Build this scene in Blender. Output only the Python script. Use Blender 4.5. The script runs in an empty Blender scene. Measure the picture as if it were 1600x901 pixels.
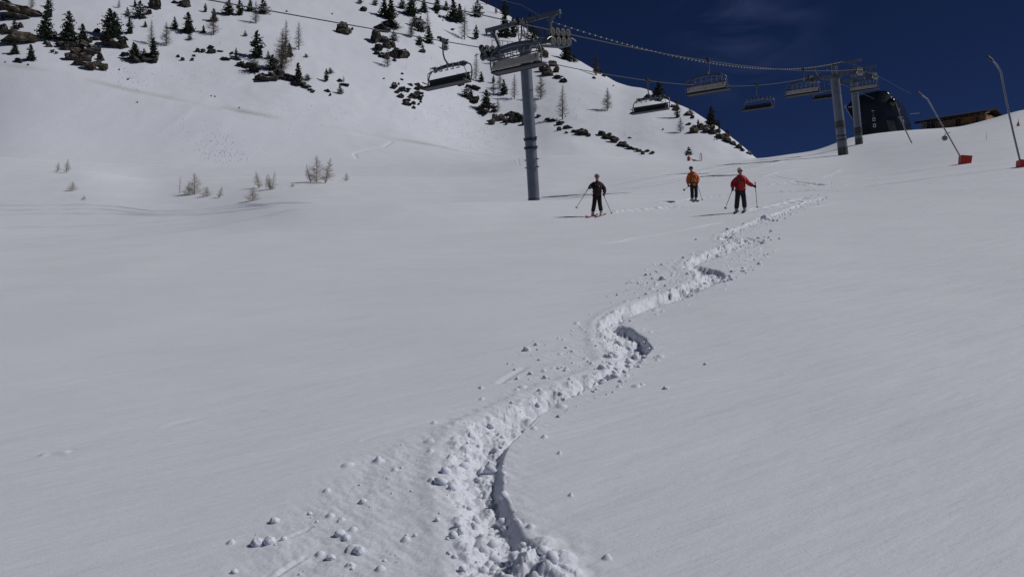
import bpy, math, random
import numpy as np
from mathutils import Vector, Matrix
random.seed(7)
scene = bpy.context.scene
COL = scene.collection
F = 1244.0            # focal length in photo pixels; camera at the origin looking along +Y
CX, CY = 800.0, 450.5
EYE = 1.6

# ------------------------------------------------------------------ materials
def mat(name, color, rough=0.6, metal=0.0, noise=None, bump=None, spec=0.5):
    m = bpy.data.materials.new(name); m.use_nodes = True
    nt = m.node_tree; b = nt.nodes['Principled BSDF']
    b.inputs['Base Color'].default_value = (*color, 1); b.inputs['Roughness'].default_value = rough
    b.inputs['Metallic'].default_value = metal
    b.inputs['Specular IOR Level'].default_value = spec
    tc = nt.nodes.new('ShaderNodeTexCoord')
    sc, amt = noise if noise else (9.0, 0.22)
    n = nt.nodes.new('ShaderNodeTexNoise'); n.inputs['Scale'].default_value = sc; n.inputs['Detail'].default_value = 5
    nt.links.new(tc.outputs['Object'], n.inputs['Vector'])
    r = nt.nodes.new('ShaderNodeMapRange'); r.inputs['From Min'].default_value = .3; r.inputs['From Max'].default_value = .7
    r.inputs['To Min'].default_value = 1-amt; r.inputs['To Max'].default_value = 1+amt
    nt.links.new(n.outputs['Fac'], r.inputs['Value'])
    mx = nt.nodes.new('ShaderNodeVectorMath'); mx.operation = 'SCALE'; mx.inputs[0].default_value = color
    nt.links.new(r.outputs['Result'], mx.inputs['Scale']); nt.links.new(mx.outputs['Vector'], b.inputs['Base Color'])
    if bump:
        bp = nt.nodes.new('ShaderNodeBump'); bp.inputs['Strength'].default_value = bump[1]; bp.inputs['Distance'].default_value = bump[2]
        n2 = nt.nodes.new('ShaderNodeTexNoise'); n2.inputs['Scale'].default_value = bump[0]; n2.inputs['Detail'].default_value = 6
        nt.links.new(tc.outputs['Object'], n2.inputs['Vector']); nt.links.new(n2.outputs['Fac'], bp.inputs['Height'])
        nt.links.new(bp.outputs['Normal'], b.inputs['Normal'])
    return m

SNOWC = (0.76, 0.785, 0.865)
def snow_mat(name, near=True):
    m = bpy.data.materials.new(name); m.use_nodes = True
    nt = m.node_tree; N = nt.nodes.new; L = nt.links.new
    b = nt.nodes['Principled BSDF']; b.inputs['Roughness'].default_value = 0.65
    if near:
        b.inputs['Subsurface Weight'].default_value = .55; b.inputs['Subsurface Radius'].default_value = (1, 1, 1); b.inputs['Subsurface Scale'].default_value = .03
    b.inputs['Specular IOR Level'].default_value = 0.15
    tc = N('ShaderNodeTexCoord')
    # slow tone variation of the snow itself (old and new snow)
    n1 = N('ShaderNodeTexNoise'); n1.inputs['Scale'].default_value = .35 if near else .03; n1.inputs['Detail'].default_value = 4
    L(tc.outputs['Object'], n1.inputs['Vector'])
    r1 = N('ShaderNodeMapRange'); r1.inputs['From Min'].default_value = .3; r1.inputs['From Max'].default_value = .7
    r1.inputs['To Min'].default_value = .965; r1.inputs['To Max'].default_value = 1.02
    L(n1.outputs['Fac'], r1.inputs['Value'])
    sc = N('ShaderNodeVectorMath'); sc.operation = 'SCALE'; sc.inputs[0].default_value = SNOWC
    L(r1.outputs['Result'], sc.inputs['Scale'])
    col = sc.outputs['Vector']
    at = N('ShaderNodeAttribute'); at.attribute_name = 'dirt'
    mx = N('ShaderNodeMix'); mx.data_type = 'RGBA'
    L(at.outputs['Fac'], mx.inputs['Factor']); L(col, mx.inputs['A']); mx.inputs['B'].default_value = (.36, .32, .25, 1)
    L(mx.outputs['Result'], b.inputs['Base Color'])
    # fine bumps: grain plus wind-combed streaks running across the slope
    mp = N('ShaderNodeMapping'); mp.vector_type = 'TEXTURE'; mp.inputs['Rotation'].default_value = (0, 0, math.radians(26))
    mp.inputs['Scale'].default_value = (1/.55, 1/2.8, 1.0) if near else (8.0, 2.5, 8.0)
    L(tc.outputs['Object'], mp.inputs['Vector'])
    n2 = N('ShaderNodeTexNoise'); n2.inputs['Scale'].default_value = 1.0; n2.inputs['Detail'].default_value = 9; n2.inputs['Roughness'].default_value = .62
    L(mp.outputs['Vector'], n2.inputs['Vector'])
    b1 = N('ShaderNodeBump'); b1.inputs['Strength'].default_value = .62 if near else .35; b1.inputs['Distance'].default_value = .075 if near else .35
    L(n2.outputs['Fac'], b1.inputs['Height'])
    n3 = N('ShaderNodeTexNoise'); n3.inputs['Scale'].default_value = 75 if near else 1.1; n3.inputs['Detail'].default_value = 4
    L(tc.outputs['Object'], n3.inputs['Vector'])
    b2 = N('ShaderNodeBump'); b2.inputs['Strength'].default_value = .55 if near else .3; b2.inputs['Distance'].default_value = .004 if near else .12
    L(n3.outputs['Fac'], b2.inputs['Height']); L(b1.outputs['Normal'], b2.inputs['Normal'])
    L(b2.outputs['Normal'], b.inputs['Normal'])
    return m

def soften(m, w=.7, s=.012):
    b = m.node_tree.nodes['Principled BSDF']; b.inputs['Subsurface Weight'].default_value = w
    b.inputs['Subsurface Radius'].default_value = (1, 1, 1); b.inputs['Subsurface Scale'].default_value = s; return m
def rock_mat(name, c1, c2, c3):
    m = bpy.data.materials.new(name); m.use_nodes = True
    nt = m.node_tree; N = nt.nodes.new; L = nt.links.new
    b = nt.nodes['Principled BSDF']; b.inputs['Roughness'].default_value = .9
    tc = N('ShaderNodeTexCoord'); g = N('ShaderNodeNewGeometry')
    n = N('ShaderNodeTexNoise'); n.inputs['Scale'].default_value = .8; n.inputs['Detail'].default_value = 8; n.inputs['Roughness'].default_value = .65
    L(g.outputs['Position'], n.inputs['Vector'])
    cr = N('ShaderNodeValToRGB'); e = cr.color_ramp
    e.elements[0].position = .36; e.elements[0].color = (*c1, 1); e.elements[1].position = .66; e.elements[1].color = (*c3, 1)
    k = e.elements.new(.5); k.color = (*c2, 1)
    L(n.outputs['Fac'], cr.inputs['Fac'])
    # snow lying on the flat tops
    sx = N('ShaderNodeSeparateXYZ'); L(g.outputs['Normal'], sx.inputs['Vector'])
    n2 = N('ShaderNodeTexNoise'); n2.inputs['Scale'].default_value = .9; n2.inputs['Detail'].default_value = 3
    L(g.outputs['Position'], n2.inputs['Vector'])
    ad = N('ShaderNodeMath'); ad.operation = 'MULTIPLY_ADD'; ad.inputs[1].default_value = .5
    L(n2.outputs['Fac'], ad.inputs[0]); L(sx.outputs['Z'], ad.inputs[2])
    r = N('ShaderNodeMapRange'); r.inputs['From Min'].default_value = 1.12; r.inputs['From Max'].default_value = 1.17
    L(ad.outputs['Value'], r.inputs['Value'])
    mx = N('ShaderNodeMix'); mx.data_type = 'RGBA'; L(r.outputs['Result'], mx.inputs['Factor'])
    L(cr.outputs['Color'], mx.inputs['A']); mx.inputs['B'].default_value = (*SNOWC, 1)
    L(mx.outputs['Result'], b.inputs['Base Color'])
    bp = N('ShaderNodeBump'); bp.inputs['Strength'].default_value = 1.0; bp.inputs['Distance'].default_value = .7
    n3 = N('ShaderNodeTexNoise'); n3.inputs['Scale'].default_value = 1.6; n3.inputs['Detail'].default_value = 5
    L(g.outputs['Position'], n3.inputs['Vector']); L(n3.outputs['Fac'], bp.inputs['Height']); L(bp.outputs['Normal'], b.inputs['Normal'])
    return m

M = dict(
    snow=snow_mat('snow', True), snow_far=snow_mat('mountain_snow', False),
    loose=soften(mat('loose_snow', SNOWC, .7, 0, (30, .03), None, .1)), crumb=mat('snow_crumb', SNOWC, .7, 0, (30, .03), None, .1),
    rock=rock_mat('rock', (.018, .016, .014), (.05, .043, .036), (.15, .128, .10)),
    rock_warm=rock_mat('rock_warm', (.03, .024, .016), (.08, .06, .04), (.18, .14, .10)),
    rock_dark=rock_mat('rock_dark', (.012, .012, .012), (.035, .03, .026), (.09, .08, .065)),
    needle=mat('pine_needles', (.022, .030, .014), .8, 0, (1.2, .5)),
    needle2=mat('pine_needles_grey', (.045, .052, .032), .8, 0, (1.2, .45)),
    bark=mat('bark', (.07, .05, .035), .9),
    twig=mat('larch_twig', (.13, .105, .08), .9, 0, (1.0, .3)),
    twig_far=mat('larch_twig_brown', (.10, .065, .04), .9, 0, (1.0, .3)),
    straw=mat('young_larch_twig', (.27, .22, .14), .9, 0, (2.0, .3)),
    steel=mat('galvanised_steel', (.10, .118, .145), .5, .35, (2.5, .2)), pylon=mat('pylon_steel', (.15, .175, .21), .5, .35, (1.4, .2)),
    steel_dark=mat('dark_steel', (.035, .04, .048), .5, .4, (3, .25)),
    steel_light=mat('light_steel', (.30, .31, .31), .45, .4, (3, .2)),
    band=mat('dark_band_paint', (.055, .06, .062), .6, 0, (3, .4)),
    wheel=mat('sheave_wheel', (.11, .11, .105), .5, .2, (4, .3)),
    rubber=mat('black_rubber', (.02, .02, .022), .7),
    rope=mat('wire_rope', (.045, .045, .05), .6, .3),
    bead=mat('cable_clip', (.62, .60, .55), .5),
    padback=mat('tan_seat_back', (.60, .56, .49), .6, 0, (3, .12)),
    pad=mat('black_seat_pad', (.018, .018, .02), .55, 0, (6, .3)),
    red=mat('red_pad', (.52, .035, .02), .6, 0, (4, .12)),
    pole=mat('lance_metal', (.24, .24, .26), .45, .3),
    shell=mat('black_shell', (.012, .013, .015), .22, 0, (1, .2)),
    shell2=mat('dark_front_panel', (.014, .015, .016), .35, 0, (.5, .5)),
    shell3=mat('grey_side_panel', (.07, .072, .075), .4, 0, (.6, .35)),
    glass=mat('dark_glass', (.03, .035, .05), .08, 0, (1, .1)),
    white=mat('white_paint', (.75, .75, .74), .5),
    wood=mat('warm_log_wood', (.42, .21, .09), .8, 0, (2.2, .35)),
    wood2=mat('weathered_wood', (.27, .20, .14), .85, 0, (2.2, .35)),
    roof=mat('dark_roof', (.035, .028, .026), .95, 0, (2, .4), None, .1),
    skin=mat('skin', (.38, .20, .14), .6), dark=mat('black_cloth', (.012, .012, .015), .8, 0, (14, .3)),
    navy=mat('dark_trousers', (.022, .024, .032), .8, 0, (14, .3)),
    maroon=mat('maroon_jacket', (.032, .004, .007), .75, 0, (9, .5)),
    orange=mat('orange_jacket', (.58, .125, .015), .75, 0, (9, .18)),
    redj=mat('red_jacket', (.50, .018, .022), .75, 0, (9, .15)),
    grey=mat('grey_cloth', (.22, .20, .20), .8, 0, (20, .4)),
    cream=mat('pale_knit', (.78, .73, .70), .85, 0, (35, .45)),
    boot=mat('pale_boot', (.50, .50, .50), .5), skired=mat('red_ski', (.26, .03, .03), .4), skidark=mat('dark_ski', (.02, .02, .025), .4),
    gold=mat('yellow_tag', (.75, .55, .10), .6),
)

# ------------------------------------------------------------------ mesh builder
class MB:
    def __init__(s): s.v = []; s.f = []
    def add(s, vs, fs):
        o = len(s.v); s.v += [tuple(p) for p in vs]; s.f += [tuple(i+o for i in f) for f in fs]; return s
    def box(s, c, d, R=None):
        vs = []
        for sx in (-.5, .5):
            for sy in (-.5, .5):
                for sz in (-.5, .5):
                    p = Vector((sx*d[0], sy*d[1], sz*d[2]))
                    if R is not None: p = R @ p
                    vs.append(p+Vector(c))
        return s.add(vs, [(0,1,3,2),(4,6,7,5),(0,4,5,1),(2,3,7,6),(0,2,6,4),(1,5,7,3)])
    def beam(s, a, b, w, h, up=(0,0,1)):
        a = Vector(a); b = Vector(b); d = (b-a); L = d.length; d.normalize(); u = Vector(up)
        x = d.cross(u)
        if x.length < 1e-4: x = d.cross(Vector((0,1,0)))
        x.normalize(); z = x.cross(d)
        R = Matrix((x, d, z)).transposed()
        return s.box((a+b)/2, (w, L, h), R)
    def tube(s, pts, r, n=8, cap=True, squash=None):
        pts = [Vector(p) for p in pts]; k = len(pts)
        rs = list(r) if isinstance(r, (list, tuple)) else [r]*k
        t0 = (pts[1]-pts[0]).normalized(); ref = Vector((0,0,1)) if abs(t0.z) < .9 else Vector((1,0,0))
        x = t0.cross(ref).normalized(); vs = []
        for i, p in enumerate(pts):
            t = (pts[min(i+1,k-1)]-pts[max(i-1,0)]).normalized()
            x = (x - t*x.dot(t)).normalized(); y = t.cross(x)
            for j in range(n):
                a = 2*math.pi*j/n; vs.append(p + (x*math.cos(a)+y*math.sin(a))*rs[i])
        fs = []
        for i in range(k-1):
            for j in range(n):
                fs.append((i*n+j, i*n+(j+1)%n, (i+1)*n+(j+1)%n, (i+1)*n+j))
        if cap: fs.append(tuple(range(n))[::-1]); fs.append(tuple((k-1)*n+j for j in range(n)))
        return s.add(vs, fs)
    def ball(s, c, r, nu=10, nv=7):
        rx, ry, rz = r if isinstance(r, (tuple, list)) else (r, r, r); c = Vector(c); vs = [c+Vector((0,0,rz))]
        for i in range(1, nv):
            a = math.pi*i/nv
            for j in range(nu):
                b = 2*math.pi*j/nu; vs.append(c+Vector((rx*math.sin(a)*math.cos(b), ry*math.sin(a)*math.sin(b), rz*math.cos(a))))
        vs.append(c-Vector((0,0,rz))); fs = []
        for j in range(nu): fs.append((0, 1+j, 1+(j+1)%nu))
        for i in range(nv-2):
            for j in range(nu):
                a = 1+i*nu; fs.append((a+j, a+nu+j, a+nu+(j+1)%nu, a+(j+1)%nu))
        a = 1+(nv-2)*nu
        for j in range(nu): fs.append((a+j, len(vs)-1, a+(j+1)%nu))
        return s.add(vs, fs)
    def prism(s, poly, a, b):      # poly of (x,z), extruded in y from a to b
        n = len(poly); vs = [(p[0], a, p[1]) for p in poly]+[(p[0], b, p[1]) for p in poly]
        fs = [tuple(range(n)), tuple(range(n, 2*n))[::-1]]+[(i, i+n, (i+1)%n+n, (i+1)%n) for i in range(n)]
        return s.add(vs, fs)
    def mesh(s, name, m, smooth=False):
        me = bpy.data.meshes.new(name); me.from_pydata(s.v, [], s.f); me.validate(); me.update()
        import bmesh
        bm = bmesh.new(); bm.from_mesh(me); bmesh.ops.recalc_face_normals(bm, faces=bm.faces); bm.to_mesh(me); bm.free()
        if smooth:
            me.polygons.foreach_set('use_smooth', [True]*len(me.polygons))
            try: me.set_sharp_from_angle(angle=math.radians(40))
            except Exception: pass
        me.materials.append(m); return me
    def build(s, name, m, parent=None, smooth=False, bevel=0):
        o = bpy.data.objects.new(name, s.mesh(name, m, smooth)); COL.objects.link(o)
        if parent: o.parent = parent
        if bevel:
            md = o.modifiers.new('bevel', 'BEVEL'); md.width = bevel; md.segments = 2; md.limit_method = 'ANGLE'
        return o

def tag(o, label, cat, group=None, kind=None):
    if label: o['label'] = label
    if cat: o['category'] = cat
    if group: o['group'] = group
    if kind: o['kind'] = kind
    return o
def thing(name, loc, label, cat, group=None, rz=0.0, sc=1.0):
    o = bpy.data.objects.new(name, None); COL.objects.link(o); o.location = loc; o.rotation_euler = (0, 0, rz)
    o.scale = (sc,)*3 if isinstance(sc, (int, float)) else sc
    o.empty_display_size = .2
    return tag(o, label, cat, group)
def copy_tree(o, parent=None):
    c = o.copy(); COL.objects.link(c)
    if parent: c.parent = parent
    for ch in list(o.children): copy_tree(ch, c)
    return c

# ------------------------------------------------------------------ terrain
def U(x): return (x-CX)/F
def Vp(y): return (CY-y)/F
def W(px, py, Y): return Vector((U(px)*Y, Y, Vp(py)*Y))

rng = np.random.RandomState(3)
_perm = rng.permutation(512); _perm = np.concatenate([_perm, _perm])
_gx = np.cos(np.linspace(0, 2*np.pi, 512, endpoint=False)*37); _gy = np.sin(np.linspace(0, 2*np.pi, 512, endpoint=False)*37)
def perlin(x, y, seed=0):
    x = np.asarray(x, float)+seed*17.31; y = np.asarray(y, float)+seed*9.77
    xi = np.floor(x).astype(int); yi = np.floor(y).astype(int); xf = x-xi; yf = y-yi
    def g(ix, iy, dx, dy):
        h = _perm[(_perm[ix & 511]+iy) & 511]; return _gx[h]*dx+_gy[h]*dy
    u = xf*xf*xf*(xf*(xf*6-15)+10); v = yf*yf*yf*(yf*(yf*6-15)+10)
    a = g(xi, yi, xf, yf); b = g(xi+1, yi, xf-1, yf); c = g(xi, yi+1, xf, yf-1); d = g(xi+1, yi+1, xf-1, yf-1)
    return (a*(1-u)+b*u)*(1-v)+(c*(1-u)+d*u)*v
def worley(x, y, seed=0):
    xi = np.floor(x).astype(int); yi = np.floor(y).astype(int); best = np.full(x.shape, 9.0); hh = np.zeros(x.shape)
    for dx in (-1, 0, 1):
        for dy in (-1, 0, 1):
            cx = xi+dx; cy = yi+dy
            h = _perm[(_perm[(cx+seed*31) & 511]+cy) & 511]; h2 = _perm[(h*7+13) & 511]
            px = cx+(h % 97)/97.0; py = cy+(h2 % 89)/89.0
            d = np.hypot(x-px, y-py); m = d < best
            best = np.where(m, d, best); hh = np.where(m, (h2 % 61)/61.0, hh)
    return best, hh

def pchip(x, y, xq):
    h = np.diff(x); d = np.diff(y)/h; n = len(x); m = np.zeros(n)
    for i in range(1, n-1):
        if d[i-1]*d[i] > 0:
            w1 = 2*h[i]+h[i-1]; w2 = h[i]+2*h[i-1]; m[i] = (w1+w2)/(w1/d[i-1]+w2/d[i])
    m[0] = d[0]; m[-1] = d[-1]
    k = np.clip(np.searchsorted(x, xq)-1, 0, n-2); t = (xq-x[k])/h[k]
    h00 = 2*t**3-3*t**2+1; h10 = t**3-2*t**2+t; h01 = -2*t**3+3*t**2; h11 = t**3-t**2
    return h00*y[k]+h10*h[k]*m[k]+h01*y[k+1]+h11*h[k]*m[k+1]

def tab(pts):
    p = np.array(pts, float); return p[:, 0], p[:, 1:]
def ev(T, x):
    return np.stack([pchip(T[0], T[1][:, i], np.clip(x, T[0][0], T[0][-1])) for i in range(T[1].shape[1])], -1)
g30 = tab([(-2200,.06),(-600,.088),(0,.103),(300,.115),(600,.126),(834,.133),(1000,.139),(1155,.1475),(1320,.157),(1507,.172),(1600,.18),(2200,.235),(3600,.28)])
# rows of (photo x, distance, photo y)
rowA = tab([(-2200,40,362),(0,40,362),(140,40,361),(300,40,349),(400,40,334),(480,39,324),(600,39,319),(700,40,316.5),(834,44,313),(920,46,311),(1000,47,309),(1155,48,302),(1320,49,287),(1507,50,260),(1600,50,248),(2200,50,200),(3600,50,170)])
rowD = tab([(-2200,51,376),(0,51,379),(300,51,365),(480,51,348),(600,51,346),(700,51,342),(834,51,330),(920,53,308),(1000,55,302),(1155,56,293),(1320,57,278),(1507,58,246),(1600,58,232),(2200,58,184),(3600,58,155)])
rowE = tab([(-2200,62,357),(0,62,358),(300,64,343),(480,65,318),(600,66,314),(700,66,312),(834,65,306),(920,65,300),(1000,65,294),(1155,66,284),(1320,67,267),(1507,68,230),(1600,68,216),(2200,68,170),(3600,68,140)])
rowB = tab([(-2200,95,240),(0,95,263),(120,95,266),(250,95,281),(330,95,277),(480,95,275),(600,95,276),(700,95,277),(834,95,270),(1000,95,263),(1100,95,260),(1155,95,256),(1200,95,252),(1270,95,247),(1320,95,242),(1400,95,226),(1507,95,207),(1600,95,191),(2200,95,140),(3600,95,110)])
rowBd= tab([(-2200,102,246),(0,102,269),(120,102,273),(250,102,289),(330,102,286),(480,102,283),(600,102,281),(700,102,277),(834,102,266),(1000,102,260),(1100,102,257),(1155,102,253.5),(1200,102,250),(1270,102,244),(1320,102,236),(1400,102,220),(1507,102,203),(1600,102,187),(2200,102,136),(3600,102,106)])
rowC = tab([(-2200,128,238),(0,128,246),(120,128,252),(250,128,257),(500,128,256),(780,124,251),(860,122,243),(905,122,242),(1000,122,248),(1076,124,251),(1140,126,249),(1190,128,247),(1235,128,241),(1270,128,236),(1300,128,226),(1325,128,216),(1420,128,203.5),(1490,128,199),(1545,128,187),(1600,128,172),(2200,128,120),(3600,128,90)])
rowCd= tab([(-2200,142,245),(0,142,254),(250,142,265),(500,142,264),(780,140,260),(905,138,252),(1000,138,256),(1140,140,257),(1190,142,256),(1235,142,252),(1325,142,228),(1420,142,214),(1545,142,196),(1600,142,182),(2200,142,130),(3600,142,100)])
rowF = tab([(-2200,145,240),(0,145,249),(250,150,259),(500,159,258),(780,172,254),(905,175,251),(1000,175,255),(1140,178,257),(1190,180,257),(1235,180,262),(1325,180,262),(1420,180,262),(1600,180,262),(3600,180,262)])
rowG = tab([(-2200,185,20),(0,188,100),(250,187,150),(400,187,178),(600,190,214),(780,195,243),(905,186,244),(1000,186,249),(1140,186,254),(1190,187,256.5),(1235,190,268),(1600,190,290),(3600,190,290)])
rowS = tab([(-2200,240,-230),(0,305,-110),(400,352,-75),(650,385,-32),(735,390,-2),(790,375,22),(830,362,50),(855,350,66),(900,332,93),(922,322,106),(950,310,121),(968,303,130),(1000,290,138),(1013,284,142),(1045,270,159),(1080,255,172),(1100,246,184),(1120,237,196),(1140,228,214),(1160,218,228),(1180,208,244),(1195,202,255),(1235,200,275),(1600,200,300),(3600,200,300)])
_x = np.concatenate([np.linspace(-2200, -60, 60), np.arange(-50, 1651, 4.0), np.linspace(1680, 3600, 60)])
_u = U(_x); _ly = np.log(np.concatenate([np.geomspace(.4, 25, 260), np.geomspace(25.05, 900, 1500)]))
G = np.zeros((len(_u), len(_ly)))
R = {k: ev(t, _x) for k, t in dict(A=rowA, D=rowD, E=rowE, B=rowB, Bd=rowBd, C=rowC, Cd=rowCd, F=rowF, G=rowG, S=rowS).items()}
G30 = ev(g30, _x)[:, 0]
for i, u in enumerate(_u):
    g0 = .130+.0624*np.clip(u, -1.6, 1.6)
    ks = [(.4, g0), (12, g0+(G30[i]-g0)*.12), (30, G30[i])]
    for k in 'A D E B Bd C Cd F G S'.split():
        Y, y = R[k][i]; ks.append((Y, Vp(y)+EYE/Y))
    Y, y = R['S'][i]
    ks.append((Y*1.12, Vp(y+14)+EYE/Y/1.1)); ks.append((Y*1.4, Vp(y+90))); ks.append((900, Vp(y+330)))
    ks = np.array(ks); G[i] = pchip(np.log(ks[:, 0]), ks[:, 1], _ly)
# smooth gently across columns
ker = np.array([1, 2, 3, 2, 1.])/9
for _ in range(2):
    Gp = np.pad(G, ((2, 2), (0, 0)), 'edge'); G = sum(ker[k]*Gp[k:k+G.shape[0]] for k in range(5))
def gsample(u, ly):
    i = np.clip(np.searchsorted(_u, u)-1, 0, len(_u)-2); a = (u-_u[i])/(_u[i+1]-_u[i]); a = np.clip(a, 0, 1)
    j = np.clip(np.searchsorted(_ly, ly)-1, 0, len(_ly)-2); b = np.clip((ly-_ly[j])/(_ly[j+1]-_ly[j]), 0, 1)
    return (G[i, j]*(1-b)+G[i, j+1]*b)*(1-a)+(G[i+1, j]*(1-b)+G[i+1, j+1]*b)*a
def undul(X, Y):
    w = np.clip((Y-140)/60, 0, 1)
    near = .034*perlin(X/3.1, Y/5.0, 1)+.016*perlin((X+.4*Y)/1.6, Y/.8, 2)
    near = near*np.clip(Y/6, .2, 1)+.10*perlin(X/17, Y/24, 5)*np.clip((Y-15)/30, 0, 1)
    far = 1.3*perlin(X/38, Y/38, 3)+.35*perlin(X/12, Y/12, 4)+.12*perlin(X/4, Y/4, 6)
    return near*(1-w)+far*w
def tz(X, Y, noise=True):
    X = np.asarray(X, float); Y = np.maximum(np.asarray(Y, float), .4)
    z = Y*gsample(X/Y, np.log(Y))-EYE
    return z+undul(X, Y) if noise else z
def ground(px, py, lo=1.5, hi=520.0):
    Y = np.geomspace(lo, hi, 2500); u = U(px); v = tz(u*Y, Y)/Y; t = Vp(py)
    k = np.where(v >= t)[0]
    k = k[0] if len(k) else int(np.argmax(v))
    y = Y[k]
    if k > 0 and v[k] > v[k-1] and len(np.where(v >= t)[0]): y = Y[k-1]+(Y[k]-Y[k-1])*(t-v[k-1])/(v[k]-v[k-1])
    return Vector((u*y, y, float(tz(u*y, y))))

# ---- the powder track, its edges given where they lie on the slope
TRK = [(900,925),(884,880),(852,852),(826,838),(806,805),(790,765),(787,730),(797,697),(815,680),(850,645),(890,622),(940,600),(980,580),(1010,560),(1022,542),(1010,527),(985,511),(968,508),(985,495),(1020,482),(1065,468),(1100,452),(1122,442),(1136,432),(1126,423),(1100,417),(1088,415),(1104,407),(1135,397),(1176,386),(1196,379),(1170,371),(1137,371),(1152,364),(1187,350),(1217,340),(1252,325),(1285,313),(1288,307),
       (1250,317),(1215,331),(1180,342),(1150,355),(1120,367),(1118,375),(1138,381),(1110,389),(1075,404),(1060,416),(1078,428),(1080,438),(1050,451),(1000,467),(950,487),(930,503),(927,520),(936,545),(944,562),(930,578),(880,595),(830,613),(762,643),(717,666),(690,700),(683,750),(690,800),(700,860),(706,925)]
def polyw(P, lo=1.5, hi=60):
    out = []
    for a, b in zip(P, P[1:]+P[:1]):
        out.append(a)
    return np.array([tuple(ground(p[0], p[1], lo, hi))[:2] for p in out])
def sdpoly(P, X, Y):
    d = np.full(X.shape, 1e9); ins = np.zeros(X.shape, bool); n = len(P)
    for i in range(n):
        a = P[i]; b = P[(i+1) % n]; e = b-a; wx = X-a[0]; wy = Y-a[1]
        t = np.clip((wx*e[0]+wy*e[1])/(e@e), 0, 1); d = np.minimum(d, (wx-e[0]*t)**2+(wy-e[1]*t)**2)
        c = (a[1] > Y) != (b[1] > Y)
        ins ^= c & (X < (b[0]-a[0])*(Y-a[1])/(b[1]-a[1]+1e-12)+a[0])
    return np.sqrt(d)*np.where(ins, 1, -1)
def sdline(P, X, Y):
    d = np.full(X.shape, 1e9); al = np.zeros(X.shape); acc = 0
    for a, b in zip(P[:-1], P[1:]):
        e = b-a; wx = X-a[0]; wy = Y-a[1]; t = np.clip((wx*e[0]+wy*e[1])/(e@e), 0, 1)
        q = (wx-e[0]*t)**2+(wy-e[1]*t)**2; m = q < d; d = np.where(m, q, d); al = np.where(m, acc+t*math.sqrt(e@e), al); acc += math.sqrt(e@e)
    return np.sqrt(d), al, acc
def sst(a, b, x):
    t = np.clip((x-a)/(b-a), 0, 1); return t*t*(3-2*t)
TRKW = polyw(TRK)
# churned snow beside the track
DEB = [([(700,925),(690,800),(683,750),(688,705),(716,668),(690,660),(620,690),(560,712),(520,745),(455,790),(385,845),(350,925)], .40),
       ([(716,668),(762,643),(830,613),(880,595),(860,592),(800,610),(720,645),(660,680)], .65),
       ([(928,520),(936,545),(944,562),(900,588),(850,596),(800,600),(840,560),(900,520)], .35),
       ([(1080,428),(1080,438),(1050,451),(1000,467),(990,440),(1020,415),(1060,402),(1075,412)], .5),
       ([(1100,405),(1180,385),(1215,375),(1205,395),(1160,425),(1130,445),(1136,425)], .5),
       ([(1140,355),(1185,335),(1240,312),(1290,300),(1300,312),(1250,330),(1200,350),(1170,370),(1130,368)], .45),
       ([(940,600),(1020,560),(1030,545),(1040,552),(1010,580),(960,606),(880,640),(840,665),(830,660)], .35),
       ([(780,600),(825,568),(826,574),(788,606)], .3)]
DEB = [(polyw(p), a) for p, a in DEB]
# ski grooves, plus carved stand-ins for cast shadow lines: (points in the photo, half width, depth, lo)
GRV = [([(-40,322),(60,321),(120,320),(180,323),(240,330),(300,329),(360,322),(420,319),(500,318)], .17, .15, 60, .0),
       ([(-40,329),(80,328),(150,327),(240,334),(300,333),(360,326),(430,320)], .17, .15, 60, .0),
       ([(-40,337),(80,334),(170,334),(250,337),(300,336),(370,330),(440,322)], .17, .15, 60, .0),
       ([(-40,357),(60,355),(150,353),(230,348),(290,344)], .17, .15, 60, .0),
       ([(865,388),(900,386),(940,382),(1000,371),(1060,361),(1120,349),(1140,345)], .06, .03, 15, .0),  # cast shadow of a rope, carved as a shallow groove
       ([(860,306),(900,304),(960,304),(1010,301)], .09, .06, 30, .02),  # shadow line of chair and cable, cut into the snow shape
       ([(800,244),(812,262)], .12, .05, 60, .03),
       ([(860,305),(940,294),(1040,280),(1120,264),(1180,252)], .10, .05, 40, .02),
       ([(940,297),(1060,283),(1160,268),(1230,252)], .09, .04, 40, .02),
       ([(960,332),(1000,328),(1060,322)], .2, .08, 20, .10),
       ([(1030,318),(1120,307),(1200,302),(1290,296)], .2, .08, 20, .10),
       ([(1170,330),(1210,322),(1260,309)], .2, .08, 20, .10), ([(1195,276),(1225,268),(1262,262)], .22, .08, 20, .12), ([(1200,290),(1240,284),(1285,290)], .22, .08, 20, .12), ([(1170,262),(1200,258),(1230,252)], .2, .06, 20, .1),
       ([(1210,275),(1240,280),(1275,278)], .12, .04, 30, .03),
       ([(1285,278),(1320,264)], .10, .04, 30, .03),
       ([(1320,290),(1350,281),(1395,271)], .10, .04, 30, .03),
       ([(1260,325),(1340,313),(1480,300),(1600,293)], .07, .03, 20, .0),  # further stretch of the rope shadow, also carved as a groove
       ([(778,600),(800,586),(824,572)], .03, .008, 4, .0),
       ([(425,905),(450,886),(482,868)], .012, .006, 2, .0), ([(395,856),(450,840),(490,822)], .012, .005, 2, .0), ([(560,690),(620,672),(650,668)], .02, .004, 2, .0),
       ([(60,712),(85,707),(110,706)], .03, -.012, 2, .0), ([(100,600),(200,585),(300,570)], .05, .006, 3, .0), ([(250,668),(330,650),(420,640)], .04, .006, 3, .0),
       ([(1345,238),(1400,228),(1480,224)], .10, .04, 50, .02),
       ([(560,250),(553,240),(575,234),(600,230),(612,222)], .2, .1, 150, .05)]
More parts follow.
